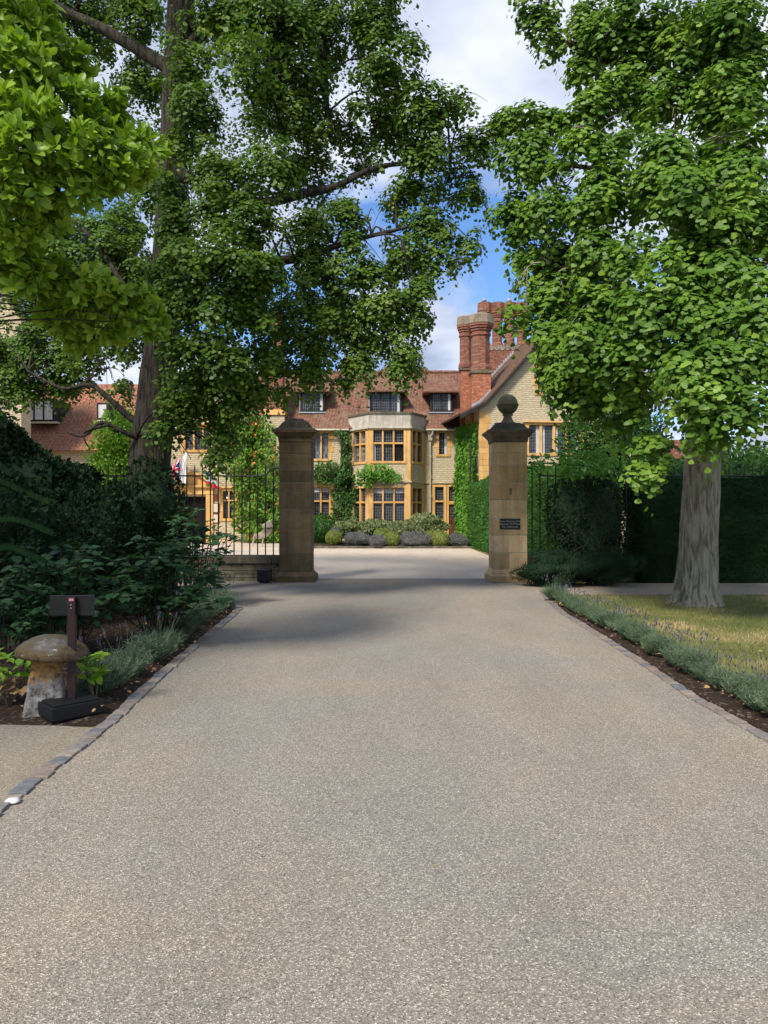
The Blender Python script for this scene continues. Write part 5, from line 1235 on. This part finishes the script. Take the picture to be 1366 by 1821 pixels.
MOFF = [(np.array(c), np.array(r)) for c, r in (((-5.6, 4.4, 5.0), (1.3, 1.6, 1.0)), ((-6.6, 6.0, 5.6), (1.5, 1.6, 1.1)), ((-5.2, 2.6, 5.2), (.9, 1.3, .8)), ((-7.6, 8.2, 6.0), (1.6, 1.6, 1.2)))] + [puff_world(p) for p in [(-110,60,110,100,6,.8),(-120,250,110,110,5.8,.8),(-110,430,100,80,6,.7),(-60,-80,140,80,6.2,.9),(-260,100,140,200,6,1),(30,-160,120,90,6.6,.9),(-200,-200,200,150,6.2,1.2)]]  # world-coordinate boughs are unseen, added to shade the left bed
twigs_to(m, tm_, MPW + MOFF, 2, .011); m.build('trunk', M['bark_dark'], mg, True)
def rosettes(puffs, dens, seed, size, nl=7, thin=-.9):
    rs = np.random.RandomState(seed); P = []; Dd = []; Nn = []; S = []
    for pi, (c, r) in enumerate(puffs):
        n = int(dens * 4 * (r[0] * r[2] + r[0] * r[1] * .6)) + 2; u = norm(rs.normal(size=(n, 3))); rad = rs.rand(n, 1) ** .35
        o = c + u * rad * r; ax = norm(u * .7 + np.array([.35, -.25, .45]) + rs.normal(size=(n, 3)) * .45)
        a = norm(np.cross(ax, rs.normal(size=(n, 3)))); b = np.cross(ax, a)
        for j in range(nl):
            th = 2 * math.pi * (j / nl + rs.rand(n) * .12); op = rs.uniform(.35, 1.3, n)
            side = a * np.cos(th)[:, None] + b * np.sin(th)[:, None]
            d = norm(ax * np.cos(op)[:, None] + side * np.sin(op)[:, None] + np.array([0, 0, -.12])); nn = norm(ax * np.sin(op)[:, None] - side * np.cos(op)[:, None] + np.array([0, 0, .2]))
            P.append(o - ax * (.05 * rs.rand(n))[:, None]); Dd.append(d); Nn.append(nn); S.append(size * rs.uniform(.6, 1.15, n))
    return np.concatenate(P), np.concatenate(Dd), np.concatenate(Nn), np.concatenate(S)
P, Dd, Nn, S = rosettes(MPW, 165, 5, .145); P2, D2, N2, S2 = rosettes(MOFF, 20, 6, .17)
print('magnolia leaves', len(P) + len(P2))
np_mesh('crown', [place(T_MAG, np.concatenate([P, P2]), np.concatenate([Dd, D2]), np.concatenate([Nn, N2]), np.concatenate([S, S2]))], M['magnolia'], mg, True)

# ================================================================== HEDGES, SHRUBS
hedge('clipped_hedge', 'tall green clipped hedge running back along the drive behind the ball-topped pillar', [(5.0, 18.2), (4.75, 21), (4.45, 25), (4.05, 31.2)], .9, 0, [2.72, 2.75, 2.85, 2.60], M['boxhedge'], 520, .075, 31, amp=.04)
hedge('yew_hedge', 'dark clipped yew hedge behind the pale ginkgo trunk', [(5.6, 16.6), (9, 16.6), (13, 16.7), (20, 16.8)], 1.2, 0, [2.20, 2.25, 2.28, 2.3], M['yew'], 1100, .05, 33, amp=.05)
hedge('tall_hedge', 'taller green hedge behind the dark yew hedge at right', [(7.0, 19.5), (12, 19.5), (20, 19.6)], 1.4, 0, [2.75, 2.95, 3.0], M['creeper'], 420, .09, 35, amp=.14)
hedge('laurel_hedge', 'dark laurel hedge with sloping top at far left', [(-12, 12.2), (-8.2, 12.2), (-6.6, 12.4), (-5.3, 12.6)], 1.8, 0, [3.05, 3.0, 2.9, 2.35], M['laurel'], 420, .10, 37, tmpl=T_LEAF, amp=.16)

def P3(px, py, D): return (X(px, D), D, Z(py, D))
def pbush(name, label, px, py0, py1, wpx, D, mat, n, size, depth=None, **k):
    """bush filling columns px±w/2 between rows py0 (top) and py1 at depth D"""
    zt, zb = Z(py0, D), max(0, Z(py1, D)); c = (X(px, D), D, (zt + zb) / 2); rx = wpx / 2 / F * D
    return bush(name, label, k.pop('cat', 'shrub'), c, (rx, depth or rx, (zt - zb) / 2), mat, n, size, base=k.pop('base', 0.0), **k)
# around the dark trunk
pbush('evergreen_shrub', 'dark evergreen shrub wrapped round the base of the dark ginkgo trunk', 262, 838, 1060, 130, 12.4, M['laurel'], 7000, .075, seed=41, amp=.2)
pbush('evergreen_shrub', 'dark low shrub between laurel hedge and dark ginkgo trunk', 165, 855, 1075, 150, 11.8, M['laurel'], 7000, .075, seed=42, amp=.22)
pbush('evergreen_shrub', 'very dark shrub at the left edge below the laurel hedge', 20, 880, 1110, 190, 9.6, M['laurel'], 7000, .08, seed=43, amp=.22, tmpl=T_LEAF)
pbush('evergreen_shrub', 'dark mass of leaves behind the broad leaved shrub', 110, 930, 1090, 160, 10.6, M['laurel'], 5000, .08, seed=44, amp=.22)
# broad-leaved shrubs, stems carrying pairs of big leaves
def stemmy(name, label, base, spread, height, nst, mat, size, seed, lpn=9, lean=.9, cat='shrub', tmpl=T_BROAD, tw=.006):
    rs = np.random.RandomState(seed); t = thing(name, label, cat, (base[0], base[1], 0)); P = []; Dd = []; Nn = []; S = []; m = MB()
    for k in range(nst):
        a = rs.rand() * 6.283; rr_ = rs.rand() ** .6; tx, ty = base[0] + math.cos(a) * spread[0] * rr_, base[1] + math.sin(a) * spread[1] * rr_
        tz = height * (1 - .45 * rr_ ** 2) * rs.uniform(.72, 1.08); b0 = Vector((base[0] + math.cos(a) * spread[0] * .25 * rs.rand(), base[1] + math.sin(a) * spread[1] * .25, .02))
        mid = Vector(((b0.x + tx) / 2 + .0, (b0.y + ty) / 2, tz * .62)); e = Vector((tx, ty, tz)); e2 = e + Vector((math.cos(a) * .15, math.sin(a) * .15, -.05)) * lean
        C_ = curve([b0, mid, e, e2], 5); m.tube(C_, [tw * (1.4 - i / len(C_)) for i in range(len(C_))], 4)
        for j in range(lpn):
            s = .30 + .70 * (j + rs.rand() * .6) / lpn; q = C_[min(len(C_) - 1, int(s * (len(C_) - 1)))]
            for sg in (0, math.pi):
                th = j * 1.57 + sg + rs.rand() * .5; d = np.array([math.cos(th), math.sin(th), rs.uniform(-.35, .35)])
                P.append(np.array(q) + d * .02); Dd.append(d + rs.normal(size=3) * .15); Nn.append(np.array([0, -.25, 1.0]) + rs.normal(size=3) * .3); S.append(size * rs.uniform(.55, 1.15))
    np_mesh('foliage', [place(tmpl, np.array(P), norm(np.array(Dd)), norm(np.array(Nn)), np.array(S))], mat, t, True); m.build('stems', M['twig'], t); return t
stemmy('broadleaf_shrub', 'broad leaved green shrub behind the sign board', (X(120, 8.0), 7.9), (.75, .5), 1.15, 42, M['broad'], .125, 51)
stemmy('broadleaf_shrub', 'broad leaved green shrub beside the lavender at the drive edge', (X(290, 8.8), 8.7), (.72, .5), 1.22, 46, M['broad'], .13, 52)
stemmy('broadleaf_shrub', 'leggy green shrub reaching in front of the left railing', (X(345, 12), 11.9), (.85, .45), 1.55, 34, M['broad'], .13, 53, lpn=8)
stemmy('broadleaf_shrub', 'single tall shoot rising above the shrub by the sign', (X(150, 8.4), 8.4), (.12, .1), 1.75, 3, M['broad'], .12, 54, lpn=11)
stemmy('broadleaf_shrub', 'dark green shrub at left behind the mushroom shaped stone', (X(20, 7.6), 7.6), (.5, .4), .85, 22, M['broad'], .10, 55)
# arching sumac fronds at the left edge
t = thing('sumac_bush', 'arching feathery fronds at the left edge over the dark shrubs', 'shrub', (X(-60, 7.6), 7.6, 0)); m = MB(); P = []; Dd = []; Nn = []; S = []
for (p0, y0, p1, y1) in ((-90, 930, 88, 870), (-80, 975, 95, 925), (-60, 1010, 80, 975), (-70, 890, 20, 820), (-80, 860, 40, 850)):
    D = 7.6; C_ = curve([L3(-100, 1100, D), L3(p0 + 20, y0 - 10, D), L3((p0 + p1) / 2, min(y0, y1) - 8, D - .1), L3(p1, y1 + 18, D - .2)], 12); m.tube(C_, [.004] * len(C_), 4)
    for i in range(13, len(C_) - 1):
        q = np.array(C_[i]); tn = np.array(C_[i+1]) - q; tn /= np.linalg.norm(tn)
        for sg in (-1, 1): P.append(q); Dd.append(tn * .45 + np.array([0, sg * .35, -.8])); Nn.append(np.array([.1, -1.0, .5])); S.append(.17 * (1 - .4 * abs(i / len(C_) - .6)))
np_mesh('frond_leaflets', [place(T_OVAL, np.array(P), norm(np.array(Dd)), norm(np.array(Nn)), np.array(S))], M['fern'], t); m.build('stalks', M['fern'], t)
# yellowing leafy clumps round the staddle stone
def clump(name, label, base, n, size, mats, seed, h=.3, spread=.22, cat='plant'):
    rs = np.random.RandomState(seed); t = thing(name, label, cat, (base[0], base[1], 0)); 
    for nm, mt, nn_, dz in mats:
        P = []; Dd = []; Nn = []
        st = MB()
        for k in range(nn_):
            a = rs.rand() * 6.283; r_ = spread * rs.rand() ** .5; q = np.array([base[0] + math.cos(a) * r_, base[1] + math.sin(a) * r_, .05 + h * dz * rs.uniform(.5, 1)])
            st.tube([(base[0], base[1], .0), tuple(q)], [.004, .003], 4)
            for j in range(5):
                th = j * 1.256 + rs.rand(); d = np.array([math.cos(th), math.sin(th), rs.uniform(-.5, .4) if dz > .5 else rs.uniform(-1.0, -.2)]); P.append(q); Dd.append(d); Nn.append(np.array([0, -.3, 1]) + rs.normal(size=3) * .3)
        S = size * rs.uniform(.6, 1.15, len(P)); np_mesh(nm, [place(T_LEAF, np.array(P), norm(np.array(Dd)), norm(np.array(Nn)), S)], mt, t, True); st.build('stalks', M['drytwig'], t)
clump('leafy_plant', 'green and dried brown leafy plant left of the mushroom shaped stone', (-3.02, 5.95), 0, .13, (('leaves', M['hosta'], 9, 1.15), ('dried_leaves', M['dry'], 8, .55)), 61, .34, .2)
clump('leafy_plant', 'yellow green leafy plant between mushroom shaped stone and sign post', (-2.45, 6.15), 0, .125, (('leaves', M['hosta'], 5, 1.0),), 62, .36, .13)
clump('leafy_plant', 'yellowing leafy plant just right of the sign post', (-2.36, 6.05), 0, .12, (('leaves', M['hosta'], 5, 1.0),), 63, .32, .10)
# strap leaved plant
t = thing('strap_leaf_plant', 'plant with long arching strap leaves right of the sign', 'plant', (X(185, 6.7), 6.7, 0)); m = MB(); rr = random.Random(6)
for k in range(11):
    a = rr.uniform(-.5, 3.6); L_ = rr.uniform(.28, .45); hh = rr.uniform(.15, .32); bx0, by0 = X(172, 6.9), 6.9; V = []; fs = []
    for i in range(9):
        s = i / 8; xx = bx0 + math.cos(a) * L_ * s; yy = by0 - math.sin(a) * L_ * s * .5; zz_ = .05 + hh * math.sin(s * 2.4); w_ = .012 * (1 - s ** 2) + .001; V += [(xx - math.sin(a) * w_, yy - w_, zz_), (xx + math.sin(a) * w_, yy + w_, zz_)]
    for i in range(8): fs.append((2*i, 2*i+1, 2*i+3, 2*i+2))
    m.add(V, fs)
m.build('leaves', M['broad'], t)

# lavender
def lav_mesh(seed, n=620, nf=26, R_=.24, H=.34):
    rs = np.random.RandomState(seed); a = rs.rand(n) * 6.283; r_ = rs.rand(n) ** .6
    base = np.stack([np.cos(a) * r_ * R_ * .5, np.sin(a) * r_ * R_ * .5, rs.rand(n) * .05], 1); d = norm(np.stack([np.cos(a) * r_ * .9, np.sin(a) * r_ * .9, np.full(n, .95)], 1) + rs.normal(size=(n, 3)) * .16)
    Nn = norm(rs.normal(size=(n, 3))); L_ = H * rs.uniform(.55, 1.0, n); parts = []
    tmpl = (np.array([(-.012,0,0),(.012,0,0),(.010,.6,0),(0,1,0),(-.010,.6,0)]), np.array([[0,1,2,3,4]])); parts.append(place(tmpl, base, d, Nn, L_))
    for s in (.35, .5, .62, .74, .86, .97):     # side leaves
        p = base + d * (L_ * s)[:, None]; dd = norm(d * .7 + rs.normal(size=(n, 3)) * .55); parts.append(place((np.array([(-.08,0,0),(.08,0,0),(0,1,0)]), np.array([[0,1,2]])), p, dd, Nn, .05 * rs.uniform(.6, 1.3, n)))
    a = rs.rand(nf) * 6.283; r_ = rs.rand(nf) ** .6; b = np.stack([np.cos(a) * r_ * R_ * .5, np.sin(a) * r_ * R_ * .5, np.full(nf, .1)], 1); d = norm(np.stack([np.cos(a) * r_ * .55, np.sin(a) * r_ * .55, np.ones(nf)], 1) + rs.normal(size=(nf, 3)) * .1)
    L2 = H * rs.uniform(1.0, 1.5, nf); parts.append(place((np.array([(-.005,0,0),(.005,0,0),(.004,1,0),(-.004,1,0)]), np.array([[0,1,2,3]])), b, d, norm(rs.normal(size=(nf, 3))), L2))
    tip = b + d * L2[:, None]; fl = []
    for k in range(3):
        nn = norm(rs.normal(size=(nf, 3))); fl.append(place((np.array([(-.13,0,0),(-.2,.3,0),(-.15,.7,0),(0,1,0),(.15,.7,0),(.2,.3,0),(.13,0,0)]), np.array([[0,6,5,4,3,2,1]])), tip, d, nn, .045 * rs.uniform(.7, 1.2, nf)))
    return parts, fl
protos = []
def lav_proto(seed, **k):
    t = thing('lavender_plant', '', 'lavender'); parts, fl = lav_mesh(seed, **k); a = np_mesh('foliage', parts, M['lav_leaf'], t); b = np_mesh('flower_spikes', fl, M['lav_flower'], t); return t, a, b
def lav_copy(pr, loc, rz, s, label, group):
    t, a, b = pr; c = t.copy(); COL.objects.link(c); c.location = loc; c.rotation_euler = (0, 0, rz); c.scale = (s, s, s); tag(c, label, 'lavender', group)
    for q in (a, b): d = q.copy(); COL.objects.link(d); d.parent = c
PR = [lav_proto(71 + k) for k in range(3)]; PL = [lav_proto(81 + k, nf=9, n=300, H=.27) for k in range(2)]
ORD = ['first','second','third','fourth','fifth','sixth','seventh','eighth','ninth','tenth','eleventh','twelfth','thirteenth','fourteenth','fifteenth','sixteenth','seventeenth','eighteenth','nineteenth','twentieth','twenty-first','twenty-second','twenty-third','twenty-fourth','twenty-fifth','twenty-sixth','twenty-seventh','twenty-eighth']
rr = random.Random(12); yv = 5.5; i = 0
while yv < 12.9:
    lab = ORD[i] + ' lavender plant from the near end of the row edging the right lawn'
    if i == 0: lab = 'nearest lavender plant of the row edging the right lawn'
    lav_copy(PR[i % 3], (2.98 + rr.uniform(-.04, .05), yv, .03), rr.random() * 6.28, rr.uniform(.48, .74), lab, 'lavender plants edging the lawn'); yv += .30 + rr.uniform(-.03, .04); i += 1
i = 0
for (px_, py_, s_) in ((166, 1243, .6), (186, 1236, .7), (205, 1225, .95), (238, 1205, .9), (268, 1180, 1.0), (295, 1165, .95), (318, 1140, .9), (338, 1124, .95), (352, 1112, 1.0), (368, 1102, 1.0), (382, 1092, 1.05), (392, 1084, 1.0), (375, 1082, 1.1)):
    gx_, gy_ = G(px_, py_); lab = ORD[i] + ' lavender plant from the sign, in the bed left of the drive' if i else 'small lavender tuft beside the sign stand base'
    lav_copy(PL[i % 2], (min(gx_, -2.42), gy_, .03), rr.random() * 6.28, s_, lab, 'lavender plants in the left bed'); i += 1
for pr in PR + PL:
    for q in (pr[1], pr[2], pr[0]): bpy.data.objects.remove(q)

# shrubs under the bay
pbush('rounded_bush', 'dark green rounded bush beside the left pillar at the house front', 574, 916, 972, 52, 32.5, M['creeper'], 3200, .09, seed=91, amp=.05)
for i, (px_, py_, r_, D, lab) in enumerate(((594, 957, 14, 30.8, 'leftmost clipped box ball in the bed under the bay'), (697, 960, 14.5, 30.4, 'yellowish clipped box ball in front of the bay centre'), (679, 953, 14, 31.6, 'clipped box ball half hidden behind the yellowish one'), (783, 960, 16.5, 30.4, 'largest clipped box ball, right of the bay'), (767, 955, 12, 31.4, 'small box ball half hidden behind the largest one'))):
    c = P3(px_, py_, D); rr_ = r_ / F * D; c = (c[0], D, max(c[2], rr_ * .8)); bush('box_ball', lab, 'topiary', c, (rr_, rr_, rr_ * .93), M['boxball'], 2600, .045, seed=95 + i, amp=.02, group='clipped box balls under the bay', core=.95, inset=.04)
for i, (px_, py0, py1, w_, D, lab) in enumerate(((636, 950, 971, 50, 30.8, 'wide grey lavender mound left of the yellowish box ball'), (672, 955, 974, 26, 30.2, 'small grey lavender mound beside the yellowish box ball'), (738, 948, 975, 50, 30.4, 'tall grey lavender mound in front of the bay'), (812, 953, 975, 32, 30.6, 'small lavender mound by the red door'), (598, 940, 958, 20, 32.0, 'grey green mound behind the leftmost box ball'))):
    pbush('lavender_mound', lab, px_, py0, py1, w_, D, M['lav_far'], 4200, .13, seed=101 + i, amp=.10, tmpl=T_NEEDLE, up=.9, group='lavender mounds under the bay', cat='lavender', depth=.55, core=.9)
kb = MB()
for i in range(26):
    xa = -3.35 + i * .28; kb.box(xa, xa + .27, 29.8, 29.98, 0, .085 + .01 * (i % 3))
tag(kb.build('bed_kerb', M['lowwall']), kind='structure')
for i, (px_, py0, py1, w_, lab) in enumerate(((620, 928, 955, 60, 'pale olive shrub below the dark creeper'), (668, 927, 952, 50, 'pale olive shrub under the bay window left half'), (708, 931, 955, 44, 'pale olive shrub under the bay window right half'), (757, 917, 958, 66, 'tallest pale olive shrub right of the bay'), (640, 935, 957, 40, 'low olive shrub behind the wide lavender mound'))):
    pbush('olive_shrub', lab, px_, py0, py1, w_, 32.4 + .3 * (i % 2), M['olive'], 3600, .12, seed=111 + i, amp=.16, tmpl=T_QUAD, up=.6, group='pale shrubs under the bay', depth=.7)
# shrubs by the right railing and hedge
pbush('juniper', 'low spreading juniper at the foot of the right pillar', 985, 985, 1046, 120, 15.3, M['juniper'], 8000, .09, seed=121, amp=.22, tmpl=T_NEEDLE, depth=.5, up=.3)
pbush('juniper', 'low dark juniper in front of the yew hedge', 1075, 978, 1046, 130, 15.4, M['juniper'], 8000, .09, seed=122, amp=.22, tmpl=T_NEEDLE, depth=.5, up=.3)
pbush('twiggy_shrub', 'brownish twiggy shrub smothering the right railing', 1045, 842, 1010, 120, 16.3, M['juniper'], 6000, .07, seed=123, amp=.2, depth=.5)
m = MB(); rr = random.Random(8)
for k in range(46):
    a = P3(rr.uniform(1000, 1095), rr.uniform(860, 1000), 15.65); P_ = [Vector(a)]
    d = Vector((rr.uniform(-1, 1), rr.uniform(-.2, .2), rr.uniform(-.6, 1))) * .14
    for q in range(5): d += Vector((rr.uniform(-.06, .06), rr.uniform(-.03, .03), -.05)); P_.append(P_[-1] + d)
    m.tube(P_, [.005, .0045, .004, .003, .002, .0015], 4)
tag(m.build('dead_vine', M['twig']), 'tangle of bare brown vine stems over the shrub by the right railing', 'vine')
# vine over the right railing
def vine(name, label, regions, mat, dens, size, seed, plane, tmpl=T_LEAF, thick=.25, stem=None, flowers=0):
    """leaves hung in front of a wall; regions are (px0,px1,py0,py1) at plane depth"""
    rs = np.random.RandomState(seed); P = []; c0 = regions[0]; t = thing(name, label, 'climbing plant', (X((c0[0] + c0[1]) / 2, plane), plane, 0)); FL = []
    for (a, b, c, d) in regions:
        xa, xb, za, zb = X(a, plane), X(b, plane), Z(d, plane), Z(c, plane); n = int(dens * (xb - xa) * (zb - za)); u = rs.rand(n, 2) * 2 - 1
        keep = (np.abs(u[:, 0]) ** 2.6 + np.abs(u[:, 1]) ** 2.6) < (1 + .35 * snoise(np.concatenate([u * 2.5, np.zeros((n, 1))], 1), 2, seed)); u = u[keep]
        q = np.stack([(xa + xb) / 2 + u[:, 0] * (xb - xa) / 2, plane - thick * rs.rand(len(u)) ** 1.3, (za + zb) / 2 + u[:, 1] * (zb - za) / 2], 1)
        lump = snoise(q, 3.2, seed + 3); q[:, 1] -= np.maximum(0, lump) * thick * .7; q = q[(lump > -1.15)]; P.append(q)
    P = np.concatenate(P); n = len(P); Dd = norm(rs.normal(size=(n, 3)) * .45 + np.array([0, -.5, -.6])); Nn = norm(rs.normal(size=(n, 3)) * .4 + np.array([0, -.8, .6]))
    np_mesh('foliage', [place(tmpl, P, Dd, Nn, size * rs.uniform(.6, 1.25, n))], mat, t)
    if flowers:
        idx = rs.choice(n, flowers, False); C_ = np.repeat(P[idx], 6, 0) + rs.normal(size=(flowers * 6, 3)) * .05; C_[:, 1] -= .1
        np_mesh('flowers', [place(T_QUAD, C_, norm(rs.normal(size=(len(C_), 3)) + np.array([0, -.8, 0])), norm(rs.normal(size=(len(C_), 3)) + np.array([0, -1, 0])), .11 * rs.uniform(.7, 1.3, len(C_)))], M['orange'], t)
    if stem:
        m = MB()
        for s in stem: C_ = curve([L3(a, b, plane - .05) for a, b in s], 5); m.tube(C_, [.035 * (1 - .7 * i / len(C_)) for i in range(len(C_))], 6)
        m.build('stem', M['twig'], t)
    return t
vine('creeper', 'dark green creeper massed on the house wall left of the bay', [(556, 626, 818, 862), (590, 645, 855, 938), (605, 640, 830, 900), (606, 626, 765, 835), (636, 668, 835, 862), (596, 616, 763, 778)], M['creeper'], 520, .14, 131, HD - .04, thick=.4, stem=[[(628, 960), (624, 900), (618, 820), (615, 775)], [(620, 850), (590, 840), (560, 838)]])
vine('creeper', 'bright creeper arm spreading across the bay front', [(640, 700, 824, 850), (655, 714, 836, 858), (632, 668, 830, 866)], M['ivy'], 480, .13, 132, BD - .04, thick=.25, stem=[[(636, 860), (665, 842), (710, 845)]])
vine('trumpet_vine', 'trumpet vine with orange flowers on the wall left of the dark pillar', [(400, 470, 705, 870), (430, 506, 740, 900), (415, 500, 830, 960), (455, 506, 880, 985), (400, 440, 740, 800)], M['trumpet'], 330, .17, 133, LD - .3, thick=.6, stem=[[(470, 985), (465, 880), (440, 800), (430, 720)]], flowers=75)
vine('trailing_vine', 'bright green vine trailing over the right railing', [(938, 1010, 806, 842), (985, 1060, 800, 850), (1040, 1110, 790, 850)], M['ivy'], 420, .12, 134, GY + .45, thick=.4, stem=[[(1090, 850), (1050, 830), (1000, 826), (940, 822)]])
# creeper on the wing's side wall
rs = np.random.RandomState(140); n = 9000; dn_ = rs.rand(n) * 4.0; zz_ = rs.rand(n) ** .9 * 5.6; off = -.03 - .22 * rs.rand(n) ** 1.3 - .14 * np.maximum(0, snoise(np.stack([dn_, zz_, dn_], 1), 2.5, 3))
P = np.array([GP.p(a_, d_, z_) for a_, d_, z_ in zip(off, dn_ + .1, zz_)])
n2 = 1800; P2 = np.stack([X(rs.uniform(803, 832, n2), HD - .5), HD - .1 - .6 * rs.rand(n2), np.abs(rs.normal(size=n2) * .9 + 2.1)], 1); P2 = P2[(P2[:, 0] > 3.62 + .3 * snoise(P2, 2, 9)) & (P2[:, 2] < 5.2) & (P2[:, 2] > 1.5)]
P = np.concatenate([P, P2]); n = len(P)
t = thing('creeper', 'bright green creeper covering the side wall of the gabled wing', 'climbing plant', (gx0, 34, 0)); Dd = norm(rs.normal(size=(n, 3)) * .4 + np.array([-.5, -.2, -.7])); Nn = norm(rs.normal(size=(n, 3)) * .35 + np.array([-.8, -.3, .5]))
np_mesh('foliage', [place(T_LEAF, P, Dd, Nn, .15 * rs.uniform(.6, 1.2, n))], M['ivy'], t); m = MB(); m.tube(curve([(gx0 - .05, 33, 0), (gx0 - .06, 33.4, 2), (gx0 - .06, 33, 4.5)], 5), [.05] * 11, 6); m.build('stem', M['twig'], t)

# background trees and shrubs
def bgtree(name, label, px, py0, py1, wpx, D, mat, n, size, seed, trunk=True, cat='tree', group=None):
    zt, zb = Z(py0, D), Z(py1, D); rx = wpx / 2 / F * D; cx = X(px, D); t = thing(name, label, cat, (cx, D, 0), group); rr = random.Random(seed); pf_ = []
    for k in range(9): pf_.append((np.array([cx + rr.uniform(-.6, .6) * rx, D + rr.uniform(-.5, .5) * rx, zb + (zt - zb) * rr.uniform(.15, .85)]), np.array([rx * .5, rx * .5, (zt - zb) * .28])))
    P = []; 
    rs = np.random.RandomState(seed); parts = []
    for i, (c, r) in enumerate(pf_): p, d, nn, _ = shell_leaves(c, r, n // 9, seed + i, .25, 1.6, .5); parts.append(place(T_QUAD, p, d, nn, size * rs.uniform(.6, 1.3, len(p))))
    np_mesh('crown', parts, mat, t); m = MB(); C_ = [(cx, D, 0), (cx + .1, D, zb), (cx, D, (zb + zt) / 2), (cx, D, zt - .3)]; m.tube(C_, [.2, .16, .1, .03], 8)
    for c, r in pf_: m.tube([(cx, D, max(.5, c[2] - 1)), tuple(c)], [.06, .02], 5)
    m.build('trunk', M['twig'], t)
bgtree('garden_tree', 'sunlit yellow green tree beyond the left railing', 205, 745, 905, 130, 24, M['trumpet'], 9000, .13, 151)
bgtree('garden_tree', 'mid green tree above the right railing beside the gabled wing', 1090, 720, 900, 200, 22, M['creeper'], 12000, .13, 152)
bgtree('garden_tree', 'green shrubby tree behind the tall hedge at right', 1330, 800, 900, 260, 25, M['creeper'], 9000, .14, 153)
bgtree('garden_tree', 'dark tree filling the far left behind the laurel hedge', -60, 600, 900, 220, 22, M['laurel'], 9000, .15, 154)
